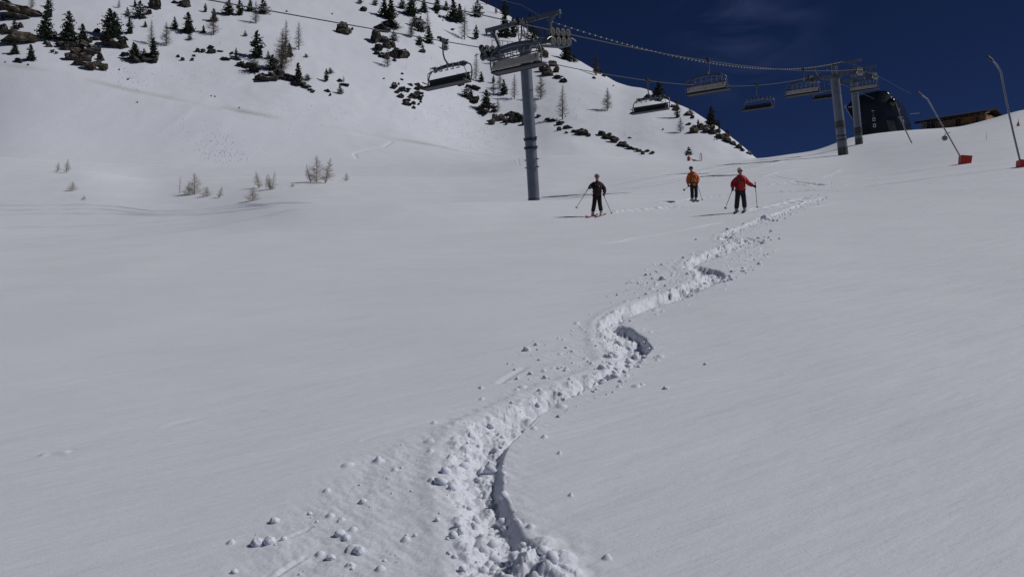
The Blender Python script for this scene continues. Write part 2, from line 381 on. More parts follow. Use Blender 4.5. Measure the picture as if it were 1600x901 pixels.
def grid_mesh(name, us, Ys, zfun, m, dirt=None, smooth=True):
    UU, YY = np.meshgrid(us, Ys); X = UU*YY; Z = zfun(X, YY, UU)
    nY, nU = X.shape
    co = np.stack([X, YY, Z], -1).reshape(-1, 3).astype(np.float32)
    i = np.arange(nY*nU).reshape(nY, nU); q = np.stack([i[:-1, :-1], i[:-1, 1:], i[1:, 1:], i[1:, :-1]], -1).reshape(-1, 4)
    me = bpy.data.meshes.new(name); me.vertices.add(len(co)); me.vertices.foreach_set('co', co.ravel())
    me.loops.add(q.size); me.loops.foreach_set('vertex_index', q.ravel().astype(np.int32))
    me.polygons.add(len(q)); me.polygons.foreach_set('loop_start', np.arange(0, q.size, 4, dtype=np.int32))
    me.polygons.foreach_set('use_smooth', np.ones(len(q), bool)); me.update(calc_edges=True)
    if dirt is not None:
        a = me.attributes.new('dirt', 'FLOAT', 'POINT'); a.data.foreach_set('value', dirt(X, YY).ravel().astype(np.float32))
    me.materials.append(m)
    o = bpy.data.objects.new(name, me); COL.objects.link(o); return o

def track_disp(X, Y):
    D = np.zeros(X.shape)
    k = (Y < 46)
    bx = (X > TRKW[:, 0].min()-2) & (X < TRKW[:, 0].max()+2) & k
    x = X[bx]; y = Y[bx]
    sd = sdpoly(TRKW, x, y)
    wob = .035*perlin(x*6, y*6, 11)+.02*perlin(x*17, y*17, 12)
    left = np.clip(.5+perlin(x*1.3, y*1.3, 13), 0, 1)
    s = sd+wob*np.clip(1-(y-5)/40, .3, 1)
    nr = TRK.index((1288,307))+1
    dR, _, _ = sdline(TRKW[:nr], x, y); dL, _, _ = sdline(np.concatenate([TRKW[nr-1:], TRKW[:1]*0+TRKW[-1:]]), x, y)
    inside = sst(-.01, .02, s)
    near = 1-sst(5.5, 11, y)                      # the turn nearest the camera was skied in softer, finer snow
    inn = inside*sst(.0, .075, np.maximum(dR+(wob*1.1+.02*perlin(x*9, y*9, 61))*(1-.85*near), 0))*sst(.0, .22+.10*left, np.maximum(dL+wob, 0))
    depth = (.138+.045*perlin(x*1.5, y*1.5, 14))*(1-.40*near)*(1-.5*sst(8, 21, y))
    q0 = ground(866, 885, 1.5, 60); fill = np.exp(-(((x-q0.x)/.20)**2+((y-q0.y)/.36)**2)**2)
    depth = (depth+.035*perlin(x*5, y*5, 62))*(1-.9*fill)
    d = -depth*inn
    wx = x+.03*perlin(x*14, y*14, 41); wy = y+.03*perlin(x*14, y*14, 42)
    def dome(f, k): return np.clip(1-(f*k)**2, 0, 1)
    f1, h1 = worley(wx*7, wy*7, 1); f2, h2 = worley(wx*16, wy*16, 2); f4, h4 = worley(wx*34, wy*34, 3)
    bump = .055*dome(f1, 1.15)*(.15+h1)*(1-.45*near)+.030*dome(f2, 1.2)*(.25+h2)+.012*dome(f4, 1.2)*(.3+h4)
    bump += .030*perlin(x*5, y*5, 15)+.018*perlin(x*12, y*12, 16)+.010*perlin(x*28, y*28, 43)+.005*perlin(x*60, y*60, 44)
    calm = sst(-.15, .35, perlin(x*.9, y*.9, 17))*.55
    d += bump*sst(.0, .10, s)*(1-calm)*(1.05-.25*near)+fill*(.42*bump*sst(-.10, .0, s)+.012*perlin(x*11, y*11, 51))
    # soft rim pushed up on the outside
    d += .010*np.exp(-((s+.04)/.06)**2)*(dL < dR)
    # loose churned snow around
    amt = np.zeros(x.shape)
    for P, a in DEB:
        e = sdpoly(P, x, y); amt = np.maximum(amt, a*sst(-.22, .28, e+.15*perlin(x*2, y*2, 18)))
    amt = np.maximum(amt, .30*np.exp(-np.clip(-s, 0, 9)/.16))*(1-inn); amt = np.where(amt > .045, amt, 0)
    g1, k1 = worley(x*8, y*8, 7); g2, k2 = worley(x*19, y*19, 8)
    c = (.030-.012*near)*np.clip(1-(g1/.34)**2, 0, 1)*(k1 < amt*.02)+.018*np.clip(1-(g2/.45)**2, 0, 1)*(k2 < amt*.05)
    ux = x*.8+y*.6; uy = -x*.6+y*.8
    c += amt*(.026*perlin(x*5, y*5, 19)+.014*perlin(ux*22, uy*9, 20)+.006*perlin(x*40, y*40, 45))
    d += c
    D[bx] = d
    return D
GRVW = [(np.array([tuple(ground(p[0], p[1], lo, 300))[:2] for p in P]), w, dp, nz) for P, w, dp, lo, nz in GRV]
# shallow roll marks and a ski-pole scratch in the open snow
def groove_disp(X, Y):
    D = np.zeros(X.shape)
    for P, w, dp, nz in GRVW:
        # resample smoothly
        t = np.linspace(0, 1, len(P)); tt = np.linspace(0, 1, (len(P)-1)*6+1)
        Q = np.stack([pchip(t, P[:, 0], tt), pchip(t, P[:, 1], tt)], -1)
        m = (X > Q[:, 0].min()-1) & (X < Q[:, 0].max()+1) & (Y > Q[:, 1].min()-1) & (Y < Q[:, 1].max()+1)
        if not m.any(): continue
        x = X[m]; y = Y[m]; r, al, L = sdline(Q, x, y)
        e = sst(0, .08*L+.01, al)*sst(0, .08*L+.01, L-al)
        var = np.clip(.8+.7*perlin(al*.5, al*0+3, 21), .2, 1.3)
        D[m] += -dp*e*var*np.exp(-(r/w)**2)+dp*.35*e*np.exp(-((r-2*w)/w)**2)
        if nz: D[m] += nz*e*np.exp(-(r/(3*w))**2)*perlin(x*4, y*4, 22)
    return D
def nearz(X, Y, UU):
    return tz(X, Y)+track_disp(X, Y)+groove_disp(X, Y)
us = np.concatenate([np.linspace(-2.4, -.95, 24, endpoint=False), np.linspace(-.95, U(340), 190, endpoint=False),
                     np.linspace(U(340), U(1320), 900, endpoint=False), np.linspace(U(1320), .95, 150, endpoint=False), np.linspace(.95, 2.4, 24)])
vv = np.arange(-.62, .13-EYE/45+.06, .78/F)
Yn = EYE/(.13-np.linspace(-.62, .13-EYE/47, 900))
Yn = np.concatenate([np.geomspace(.5, Yn[0], 12, endpoint=False), Yn[Yn < 13.5], np.arange(13.5, 44, .105), np.linspace(44, 141, 720)])
slope = grid_mesh('snow_slope', us, Yn, nearz, M['snow'])
tag(slope, None, None, None, 'structure')

RIDGE = [(-60,92),(0,101),(120,122),(250,150),(320,166),(350,168),(400,178),(480,193),(560,208),(600,215),(690,229),(780,244)]
RW = np.array([tuple(ground(p[0], p[1], 150, 400))[:2] for p in RIDGE])
def dirtf(X, Y):
    D = np.zeros(X.shape); m = (Y > 150) & (Y < 340) & (X < 20)
    x = X[m]; y = Y[m]; r, al, L = sdline(RW, x, y)
    pat = np.clip(.35+1.6*perlin(al/14, al*0+1, 31), 0, 1)
    D[m] = .50*np.exp(-(r/1.2)**2)*pat
    P = np.array([tuple(ground(px, py, 150, 400))[:2] for px, py in [(275,160),(300,160),(330,166),(345,172),(320,172),(280,166)]])
    sd = sdpoly(P, x, y); D[m] += .14*sst(-2.0, 3, sd)
    return D
def farz(X, Y, UU):
    z = tz(X, Y); D = np.zeros(X.shape)
    r, al, L = sdline(RW, X, Y); D += -.25*np.exp(-(r/1.3)**2)*np.clip(.5+2*perlin(al/20, al*0, 33), 0, 1)
    # small avalanche runnels
    D += .22*np.clip(perlin(X/3.2, Y/9, 34), 0, 1)*np.clip(perlin(X/30, Y/40, 35)*2, 0, 1)
    P, w, dp, nz = GRVW[-1]; r, al, L = sdline(P, X, Y); D += -.18*np.exp(-(r/.35)**2)*sst(0, 3, al)
    return z+D
usm = np.concatenate([np.linspace(-2.4, -.75, 30, endpoint=False), np.linspace(-.75, .42, 760)])
mountain = grid_mesh('mountain', usm, np.concatenate([np.linspace(139.9, 420, 560), np.geomspace(421, 880, 50)]), farz, M['snow_far'], dirtf)
tag(mountain, None, None, None, 'structure')

# ------------------------------------------------------------------ rocks
def rock_proto(seed, m, jag=.55, flat=1.0):
    import bmesh
    bm = bmesh.new(); bmesh.ops.create_icosphere(bm, subdivisions=3, radius=1.0)
    r = random.Random(seed); planes = []
    for _ in range(16):
        d = Vector((r.gauss(0,1), r.gauss(0,1), r.gauss(0,1))).normalized(); planes.append((d, r.uniform(.40, .85)))
    P = np.array([v.co[:] for v in bm.verts]); nz = perlin(P[:,0]*2.3+seed, P[:,2]*2.3+P[:,1], seed)+.5*perlin(P[:,1]*5+seed, P[:,0]*5-P[:,2]*3, seed+3)
    for v, q in zip(bm.verts, nz):
        c = v.co.copy()
        for d, h in planes:
            t = c.dot(d)
            if t > h: c -= d*(t-h)*.92
        v.co = c*(1.12+jag*.85*q)
    me = bpy.data.meshes.new('rock'); bm.to_mesh(me); bm.free(); me.materials.append(m)
    return me
RP = {'n': [rock_proto(i, M['rock']) for i in range(5)], 'w': [rock_proto(20+i, M['rock_warm']) for i in range(4)], 'd': [rock_proto(40+i, M['rock_dark'], .8) for i in range(5)]}
rr = random.Random(5)
def rock(px, py, w, h, label, kind='n', group=None, lo=140):
    """px,py = middle of the rock as seen; w,h = its width and height as seen"""
    g = ground(px, py+h*.45, lo, 500); s = g.y/F
    o = bpy.data.objects.new('rock', rr.choice(RP[kind])); COL.objects.link(o)
    sx = max(w*s*.70, .2); sz = max(h*s*.76, .16)
    o.scale = (sx, (sx+sz)*.5, sz); o.location = (g.x, g.y+sz*.15, g.z+sz*.55)
    o.rotation_euler = (rr.uniform(-.15, .15), rr.uniform(-.3, .3), rr.uniform(-.5, .5))
    return tag(o, label, 'rock', group)
# ------------------------------------------------------------------ trees
def stuff_mesh(vs, fs, name, m):
    me = bpy.data.meshes.new(name); me.from_pydata(vs, [], fs); me.update(); me.materials.append(m); return me
def clump(vs, fs, c, s, r, n=4):
    """a tuft of needles: a few crossed pointed leaf-sized faces with thickness"""
    for _ in range(n):
        d = Vector((r.gauss(0,1), r.gauss(0,1), r.gauss(0,1)*.7+.25)).normalized()*s*r.uniform(.6, 1.25)
        e = d.cross(Vector((r.gauss(0,1), r.gauss(0,1), r.gauss(0,1)))).normalized()*s*r.uniform(.4, .7)
        q = d.cross(e).normalized()*s*.16; o = len(vs); b = c-d*.35
        vs += [tuple(b+e+q), tuple(b-e+q), tuple(b-q*1.5), tuple(c+d)]
        fs += [(o, o+1, o+2), (o, o+3, o+1), (o+1, o+3, o+2), (o+2, o+3, o)]
def pine_proto(seed, width=.30, lean=0, twin=False, gaps=.0, start=.015, m='needle'):
    """unit-height pine: returns (trunk mesh, crown mesh)"""
    r = random.Random(seed); vs, fs = [], []; t = MB()
    stems = [(0, 0, 1.0)]+([(.13, .03, .9)] if twin else [])
    for sx, sy, hh in stems:
        t.tube([(sx*.3, sy, -.06), (sx, sy, .4*hh), (sx+lean*.1, sy, hh*.98)], [.030, .020, .004], 6)
        z = start
        while z < hh*.99:
            f = (z-start)/(hh-start); prof = (1-f)**.62*(.7+.3*min(1, f*5+.35)) + .03
            R_ = width*prof*hh
            for b in range(max(4, int(10*(1-f)+3))):
                if r.random() < gaps: continue
                a = r.uniform(0, 6.283); L = R_*r.uniform(.5, 1.25)*(1+.30*math.sin(2*a+seed+z*5)+.18*math.sin(3*a-z*17+seed*2))
                for k in range(1, 4+int(L*8)):
                    q = k/(4+int(L*8))
                    if q < .25: continue
                    c = Vector((sx+lean*z*.1+math.cos(a)*L*q, sy+math.sin(a)*L*q, z+L*q*r.uniform(-.05, .35)+r.gauss(0, .008)))
                    clump(vs, fs, c, .050*(1.15-.5*f), r, 3)
            z += .040*(1.15-f*.5)
    return t.mesh('trunk', M['bark'], True), stuff_mesh(vs, fs, 'crown', M[m])
PINES = [pine_proto(1, .30), pine_proto(2, .38), pine_proto(3, .27), pine_proto(4, .34, twin=True), pine_proto(5, .22, gaps=.35, start=.12),
         pine_proto(6, .42, gaps=.1), pine_proto(7, .36, gaps=.3, m='needle2'), pine_proto(8, .62, gaps=.2, start=.02)]
def larch_proto(seed, width=.22, start=.12, forks=1, m='twig', thick=1.0, lean=0.0, dens=1.0, spread=1.0):
    """unit-height bare larch: returns (trunk mesh, branches mesh)"""
    r = random.Random(seed); t = MB(); br = MB()
    for k in range(forks):
        a0 = r.uniform(0, 6.28); off = .0 if forks == 1 else .05+.10*k/forks; top = Vector((lean+math.cos(a0)*off*2*spread, math.sin(a0)*off*spread, 1-.12*k))
        base = Vector((math.cos(a0)*off*.35, math.sin(a0)*off*.35, -.05))
        P = lambda q: base.lerp(top, q)
        t.tube([P(0), P(.3)+Vector((r.gauss(0,.006), 0, 0)), P(.7), P(1)], [.017*thick, .013*thick, .007*thick, .0015*thick], 6)
        q = start
        while q < .98:
            f = (q-start)/(1-start); Rm = width*((1-f)**.9)*min(1, .5+f*4)+.012
            for b in range(int(3*dens)+1):
                a = r.uniform(0, 6.283); L = Rm*r.uniform(.6, 1.2); d = Vector((math.cos(a), math.sin(a), r.uniform(-.12, .38)))
                p0 = P(q); p1 = p0+d*L*.5+Vector((0, 0, -.02*L)); p2 = p0+d*L+Vector((0, 0, .12*L))
                br.tube([p0, p1, p2], [.0042*thick, .0028*thick, .0008*thick], 3, False)
                for s in range(3+int(L*22)):
                    u = r.uniform(.2, 1); c = p0.lerp(p2, u); e = Vector((r.gauss(0, .8), r.gauss(0, .8), r.gauss(.05, .6))).normalized()*L*r.uniform(.14, .34)
                    br.tube([c, c+e], [.0020*thick, .0006*thick], 3, False)
            q += .026
    return t.mesh('trunk', M['bark'] if m != 'straw' else M['twig'], True), br.mesh('branches', M[m])
LARCH = [larch_proto(11, .28, dens=1.7), larch_proto(12, .23, dens=1.6), larch_proto(13, .32, dens=2.2), larch_proto(14, .30, forks=2, dens=1.5), larch_proto(15, .20, m='twig_far', thick=1.7, dens=2)]
SHRUB = [larch_proto(31, .50, .08, 1, 'straw', .95, 0, 1.3), larch_proto(32, .34, .06, 3, 'straw', .8, .05, .8, 1.5), larch_proto(33, .38, .12, 1, 'straw', 1.05, -.28, 1.2),
         larch_proto(34, .38, .1, 1, 'straw', 1.05, .26, 1.2), larch_proto(35, .70, .02, 1, 'straw', .95, .08, 1.3), larch_proto(36, .20, .25, 1, 'straw', .9, .05, .3)]
tr = random.Random(9)
def tree(name, px, py, h, proto, label, cat, group, lo=140, wide=1.0, crown='crown', tip=0.0):
    g = ground(px, py, lo, 500); H = h*g.y/F
    root = thing(name, (g.x, g.y, g.z-.01*H), label, cat, group, tr.uniform(-.6, .6), (H*wide, H*wide, H))
    root.rotation_euler[1] = tip
    for nm, me in (('trunk', proto[0]), (crown, proto[1])):
        o = bpy.data.objects.new(nm, me); COL.objects.link(o); o.parent = root
    return root
def pine(px, py, h, k, label, **kw):
    kw.setdefault('wide', tr.uniform(.95, 1.2)); return tree('pine_tree', px, py, h*1.04, PINES[k], label, 'pine tree', 'pines on the snowy mountainside', **kw)
def larch(px, py, h, k, label, **kw): return tree('larch_tree', px, py, h, LARCH[k], label, 'larch tree', 'bare larches on the snowy mountainside', crown='branches', **kw)
def shrub(px, py, h, k, label, **kw):
    kw.setdefault('lo', 60); return tree('young_larch', px, py, h, SHRUB[k], label, 'young larch', 'young bare larches in the snowy hollow', crown='branches', **kw)

for a in [
 (76,27,28,2,'dark pine high at far left, its foot hidden behind a larger pine'),
 (72,62,44,1,'broad dark pine with dense crown, leftmost of the three big pines above the boulder heap'),
 (108,66,47,1,'tall broad pine standing on the left end of the boulder heap'),
 (129,66,28,0,'short dark pine touching the tall one above the boulder heap'),
 (172,58,43,3,'big twin-topped pine on a dark rock just right of the boulder heap'),
 (23,52,25,4,'thin ragged pine rising behind the large tan boulder at far left'),
 (23,85,21,0,'small pine just below the large tan boulder at far left'),
 (48,95,25,0,'small conical pine alone on snow, lowest one at far left'),
 (4,31,8,7,'low pine bush at the left edge of the photo'),
 (211,11,11,2,'little pine top left of the tan rock at the upper edge'),
 (219,29,27,5,'ragged multi-stemmed pine left of the tan wedge rock'),
 (199,24,12,6,'small greyish pine bush left of the ragged pine'),
 (203,53,25,2,'slim pointed pine with wide skirt, left of two bare larches'),
 (227,43,10,0,'tiny pine alone just above the taller bare larch'),
 (209,95,28,3,'twin-topped pine on the left end of the dark rock shelf'),
 (225,87,11,5,'stubby pine in the middle of the dark rock shelf'),
 (240,93,33,2,'slender pine on the right end of the dark rock shelf'),
 (273,46,19,0,'small leaning pine left of the sharp pointed pine'),
 (294,52,32,0,'sharp pointed dense pine alone on open snow'),
 (296,63,9,7,'tiny low bush just under the sharp pointed pine'),
 (321,19,13,2,'small narrow pine alone above the larch with a dark top'),
 (334,34,20,0,'pine whose dark top shows inside a bare larch'),
 (318,52,12,0,'little pine left of the larch with the dark top'),
 (357,24,27,0,'dense pine at the upper edge, leftmost of a row of four'),
 (375,24,25,2,'narrow pine at the upper edge, second of a row of four'),
 (391,18,19,1,'bushy pine at the upper edge, third of a row of four'),
 (411,22,24,5,'ragged pine at the upper edge beside a bare larch'),
 (383,57,9,6,'tiny grey-green seedling pine on open snow'),
 (369,89,14,4,'small thin pine with dark rocks at its foot'),
 (402,90,41,2,'tall narrow pine above the left end of the long dark ledge'),
 (396,113,22,7,'bushy low pine growing on the left end of the long dark ledge'),
 (426,110,24,5,'ragged pine in front of the big double larch'),
 (419,92,12,6,'grey-green bush behind the ragged pine on the ledge'),
 (452,89,21,0,'narrow pine half hidden in the big double larch'),
 (466,129,30,2,'pointed pine on the right part of the long dark ledge'),
 (480,126,10,7,'little bush right of the pointed pine on the ledge'),
 (510,128,20,4,'spindly pine with a bare lower stem on open snow'),
 (516,115,9,7,'round dark bush up right of the spindly pine'),
 (531,147,16,6,'squat grey-green pine bush right of the spindly pine'),
 (478,90,6,7,'tiny shrub on open snow right of the big double larch'),
 (562,6,9,7,'dark bush cut by the upper edge left of the pine grove'),
 (586,9,12,5,'dark bush at the upper edge beside the pine grove'),
 (600,27,30,0,'left pine of the dark pair above the stacked boulders'),
 (611,31,34,2,'right pine of the dark pair above the stacked boulders'),
 (628,14,16,5,'bushy pine top at the upper edge right of the dark pair'),
 (643,25,32,1,'broad pine at the upper edge in the middle of the grove'),
 (662,20,23,0,'pine at the upper edge right of the broad pine'),
 (683,18,22,1,'dense rounded pine alone near the upper edge'),
 (648,42,20,5,'ragged pine just below the broad pine of the grove'),
 (657,50,24,5,'bushy pine left of the lowest pine in the grove'),
 (670,68,27,0,'lowest conical pine of the grove, left of the first chair hanger'),
 (617,46,14,7,'dark bush squeezed between boulders under the dark pair'),
 (615,64,15,5,'dark pine bush beside the stacked boulders'),
 (655,66,10,7,'low scrub bush on stones left of the lowest grove pine'),
 (660,75,8,6,'tiny grey-green bush sitting on a lone stone'),
 (697,17,15,1,'small dark pine left of the leaning pair near the chairlift'),
 (708,34,34,0,'left pine of the tight pair above the first chair'),
 (718,35,28,0,'right pine of the tight pair above the first chair'),
 (695,78,14,6,'small grey-green pine behind the hanger of the first chair'),
 (746,27,26,5,'dark pine below the skyline left of the tower head'),
 (789,24,22,5,'dark pine breaking the skyline just left of the tower ladder'),
 (744,62,22,4,'thin pine seen left of the tower cross-arm'),
 (788,58,40,0,'tall dark pine seen through the tower head'),
 (802,58,30,2,'slender pine beside the tall one behind the tower head'),
 (831,62,24,7,'broad dark pine on the skyline behind the tower head'),
 (729,152,20,5,'ragged pine leaning over a dark rock right of the low band of stones'),
 (736,154,14,0,'small pine next to the ragged one below the first chair'),
 (752,128,16,0,'little pine just right of the first chair seat'),
 (760,172,31,1,'dense pine with dark rocks at its foot left of the tower pole'),
 (787,148,23,0,'dense small pine among bare larches left of the pole'),
 (771,130,12,4,'thin pine top among bare larches left of the pole'),
 (885,94,31,0,'dark narrow pine on the skyline right of the tower'),
 (896,97,12,7,'low dark bush on the skyline right of the narrow pine'),
 (1029,157,30,1,'dark pine seen behind the seat of the third chair'),
 (1111,199,32,1,'dark broad pine on the lower right ridge against the sky'),
 (1091,198,11,2,'small pointed pine on the rocks of the lower right ridge'),
 (1078,180,10,7,'low bush among the ridge rocks'),
 (1136,212,9,7,'low bush near the bottom of the right ridge'),
]: pine(*a)
for a in [
 (50,13,26,0,'bare larch behind the orange-brown boulder at far left'),
 (79,12,22,2,'bare larch cut by the upper edge above the first broad pine'),
 (186,13,15,0,'small leafless larch alone near the upper edge'),
 (237,70,40,1,'tall slim bare larch, left one of the two side by side'),
 (260,72,38,2,'bare larch with a dark foot, right one of the two side by side'),
 (334,55,42,2,'wide bare larch wrapped round a dark pine top'),
 (400,37,36,0,'bare larch in front of the row of pines at the upper edge'),
 (437,112,70,3,'big forked bare larch on the long dark ledge'),
 (447,98,68,1,'tall thin larch just behind the big forked one'),
 (467,78,45,1,'slender bare larch alone, right of the big forked one'),
 (537,129,11,0,'tiny bare larch above the squat bush'),
 (606,105,34,0,'bare larch in front of the stacked boulders'),
 (641,59,29,3,'many-stemmed bare larch in the middle of the grove'),
 (668,50,32,0,'pale bare larch behind the lowest grove pine'),
 (726,62,52,1,'tall thin bare larch right of the tight pine pair'),
 (744,126,44,1,'bare larch beside the right arm of the first chair'),
 (771,147,28,0,'left of the bare larches between chair and pole'),
 (781,139,26,2,'faint bare larch behind the dense small pine'),
 (778,176,24,0,'small bare larch on the stones left of the pole'),
 (804,155,41,1,'bare larch standing close left of the tower pole'),
 (845,155,40,2,'bare larch just right of the tower pole'),
 (836,176,22,0,'small bare larch touching the tower pole'),
 (879,187,56,1,'tallest bare larch right of the pole, above the stony band'),
 (949,173,37,2,'lone bare larch on the open snow face left of the third chair'),
 (1063,207,25,2,'small pale larch on the right snow face below the ridge'),
 (770,100,22,0,'faint bare larch under the tower head'),
]: larch(*a)
for a in [
 (931,118,38,4,'brown leafless larch rising from the skyline right of the tower'),
 (1058,184,36,4,'brown leafless larch on the ridge right of the third chair'),
 (1124,206,22,4,'brown larch beside the broad pine on the lower right ridge'),
 (760,8,22,4,'brown larch thicket on the skyline left of the tower head'),
 (775,22,18,4,'low brown larch on the skyline next to the tower head'),
]: larch(*a)
for a in [
 (280,302,29,5,'spindly young larch with bare stem, leftmost of the hollow group'),
 (304,304,35,0,'tallest young larch of the left hollow group'),
 (294,304,18,4,'bushy young larch leaning on the tallest of the left group'),
 (322,307,17,4,'low rounded young larch right of the tallest one'),
 (342,309,19,3,'small right-leaning young larch at the end of the left group'),
 (394,314,23,4,'fan-shaped young larch standing lowest in the middle'),
 (405,294,28,2,'left-leaning young larch above the fan-shaped one'),
 (415,295,22,5,'thin upright young larch in the middle clump'),
 (424,296,29,1,'many-stemmed young larch at the right of the middle clump'),
 (457,292,7,4,'tiny tuft of twigs poking out of the snow'),
 (486,285,28,2,'strongly left-leaning young larch of the right-hand trio'),
 (495,285,43,0,'tall straight young larch at the centre of the right-hand trio'),
 (508,286,40,3,'right-leaning young larch of the right-hand trio'),
 (541,283,14,0,'tiny young larch alone right of the trio'),
 (89,269,16,3,'small left one of two young larches at far left'),
 (103,270,22,3,'taller right one of two young larches at far left'),
 (113,298,15,4,'flat twiggy shrub below the far-left pair'),
 (131,312,7,4,'tiny twigs under the flat twiggy shrub'),
]: shrub(*a)
shrub(1541,219,13,5,'twiggy seedling on the open slope right of the snow lance', lo=60)
for a in [(897,172,7),(1095-60,205,6),(975,214,9),(722,140,6),(344,71,8),(330,61,9),(722,70,9),(633,66,7),(674,93,6),(634,108,8),(654,75,7),(900,187,10)]:
    shrub(a[0], a[1], a[2], 5, 'tiny leafless seedling on the open mountain snow', lo=150)

# ------------------------------------------------------------------ rocks of the photo
def rocks(items, label, kind, group):
    for it in items: rock(*it[:4], label, it[4] if len(it) > 4 else kind, group)
rock(35,17,40,17,'large orange-brown boulder at far left under a bare larch','w')
rock(27,26,32,8,'low grey slab under the orange-brown boulder','n')
rock(33,59,41,17,'large oval tan boulder at far left between small pines','w')
rock(10,5,15,8,'dark round boulder in the top left corner','n')
rock(5,12,9,9,'grey block under the dark boulder in the corner','n')
rock(4,46,13,13,'grey boulder cut by the left edge','n')
rock(17,49,15,9,'dark rock around the foot of the thin ragged pine','n')
rock(32,40,7,8,'small upright stone right of the thin ragged pine','n')
rock(11,68,9,4,'small flat stone below the oval tan boulder','n')
rock(30,95,12,5,'flat stone alone under the small pine at far left','n')
rocks([(71,67,6,5),(77,71,7,6),(81,80,4,6),(88,83,4,3),(44,101,3,2),(8,97,2,2)], 'small loose grey stone on snow left of the boulder heap', 'n', 'loose stones left of the boulder heap')
rocks([(92,64,8,5),(97,70,15,8),(107,74,15,10),(118,73,17,13),(118,80,16,10,'w'),(130,75,18,13),(136,83,16,10),(145,80,15,11),(112,89,14,11,'w'),(125,97,15,11,'w'),(126,86,14,9),(134,91,16,10),(141,103,17,11,'w'),(152,100,12,8),(162,105,11,10,'w'),(157,90,9,10),(155,77,5,8),(148,60,13,6),(140,64,8,6)], 'brown grey boulder jammed in the big heap below the pines', 'n', 'boulders of the big heap')
rocks([(170,66,28,14,'d'),(188,70,22,10,'n'),(152,48,11,6,'d'),(192,60,14,5,'d'),(166,60,16,8,'d')], 'dark rock around the foot of the twin-topped pine', 'd', 'rocks under the twin-topped pine')
rocks([(207,93,22,8),(222,93,16,7),(239,93,19,9),(230,87,16,6),(195,86,10,5,'n'),(213,90,12,6)], 'black rock of the shelf carrying two slender pines', 'd', 'rocks of the dark shelf')
rock(243,8,18,13,'tan wedge-shaped rock near the upper edge','n')
rock(233,19,10,6,'small dark stone left below the tan wedge rock','d')
rock(289,6,16,10,'tan block with a thin dark tail near the upper edge','n')
rock(274,4,11,3,'thin dark tail stone left of the tan block','d')
rock(245,0,10,4,'dark stone cut by the upper edge above the wedge rock','d')
rocks([(328,74,11,4),(317,80,8,5),(328,81,12,6),(307,79,5,6),(342,80,9,2),(278,88,5,4),(284,93,5,5),(303,87,5,3),(300,93,6,4),(352,92,14,4),(368,91,16,4),(362,83,8,3)], 'small flat dark rock in the scatter between shelf and ledge', 'd', 'scattered small dark rocks')
rocks([(376,100,15,6),(388,103,16,8),(398,108,16,10),(410,121,24,10),(425,121,20,10),(436,118,20,12),(446,121,16,9),(455,123,14,8),(463,130,17,8),(478,134,14,6),(472,130,10,6),(488,143,9,3),(484,140,8,3)], 'black rock in the long ledge under the big forked larch', 'd', 'rocks of the long dark ledge')
rocks([(511,142,9,4),(516,148,4,4),(535,132,14,3),(530,126,9,4),(542,134,7,3)], 'small dark stone beside the spindly pine', 'd', 'stones by the spindly pine')
rock(536,45,17,16,'lone pointed brown rock in the middle of open snow','n')
rock(545,49,8,8,'brown stone touching the lone pointed rock','w')
rock(550,46,4,4,'tiny stone right of the lone pointed rock','d')
rock(567,15,9,7,'dark stone left of the dark pine pair','d')
rocks([(608,37,20,10,'d'),(594,43,18,8,'d'),(600,47,14,7,'d'),(588,60,14,15),(600,62,16,9),(592,74,12,13,'d'),(604,71,14,7),(613,70,11,9),(618,78,8,5,'d'),(587,83,8,5,'d'),(596,86,9,7,'d'),(604,88,8,9),(614,85,14,9),(616,94,6,4,'d')], 'brown rock in the stacked column of boulders under the pine pair', 'n', 'stacked boulders under the pine pair')
rock(628,86,20,10,'smooth oval grey boulder at the right end of the stack','n')
rock(660,79,9,7,'lone grey stone below the grove','n')
rock(655,67,11,7,'dark stone under scrub below the grove','d')
rocks([(681,20,5,3),(686,26,3,3),(692,32,2,2),(707,46,6,3)], 'tiny dark stone on snow below the rounded pine', 'd', 'tiny stones below the rounded pine')
rocks([(615,131,7,4),(616,136,11,6),(623,131,4,3),(628,140,13,6),(621,144,10,4),(625,150,11,6),(634,142,10,3),(641,132,8,3),(652,132,9,4),(651,138,14,4),(653,145,14,4),(648,151,16,5,'n'),(656,153,8,6),(633,157,12,4),(634,162,12,5),(640,163,8,5),(645,161,6,5),(646,168,6,4),(654,163,4,3),(657,159,4,3),(660,150,3,3),(628,124,5,2.5),(628,115,5,2),(600,123,3,2),(645,147,8,3),(638,139,8,3),(640,152,8,3)], 'dark stone in the oval patch of stones left below the first chair', 'd', 'oval patch of dark stones')
rocks([(710,127,6,3),(718,133,6,4),(723,131,6,4),(743,137,15,6),(733,134,8,4)], 'dark stone in the row just below the first chair', 'd', 'stones just below the first chair')
rocks([(741,156,18,8),(733,153,9,5),(749,170,10,7),(756,174,16,9),(773,168,10,3),(772,173,8,4)], 'dark rock around the dense pine left of the pole', 'd', 'rocks around the dense pine')
rocks([(768,190,10,10),(774,186,10,9),(783,184,14,9),(790,188,10,8),(802,187,11,10),(795,178,20,5,'d'),(808,181,12,7,'d'),(814,186,12,10,'d'),(818,192,6,8,'d'),(791,194,5,3,'d'),(754,181,4,2,'d')], 'grey brown boulder in the cluster touching the left of the pole', 'n', 'boulders left of the pole')
rocks([(841,181,7,5),(855,186,8,3),(862,188,14,4),(875,193,14,5),(887,199,12,5),(898,205,10,4),(912,208,15,8,'n'),(905,207,10,6),(919,211,6,5),(874,202,6,5,'n'),(885,207,5,3)], 'dark rock in the upper stony band right of the pole', 'd', 'stones of the upper band right of the pole')
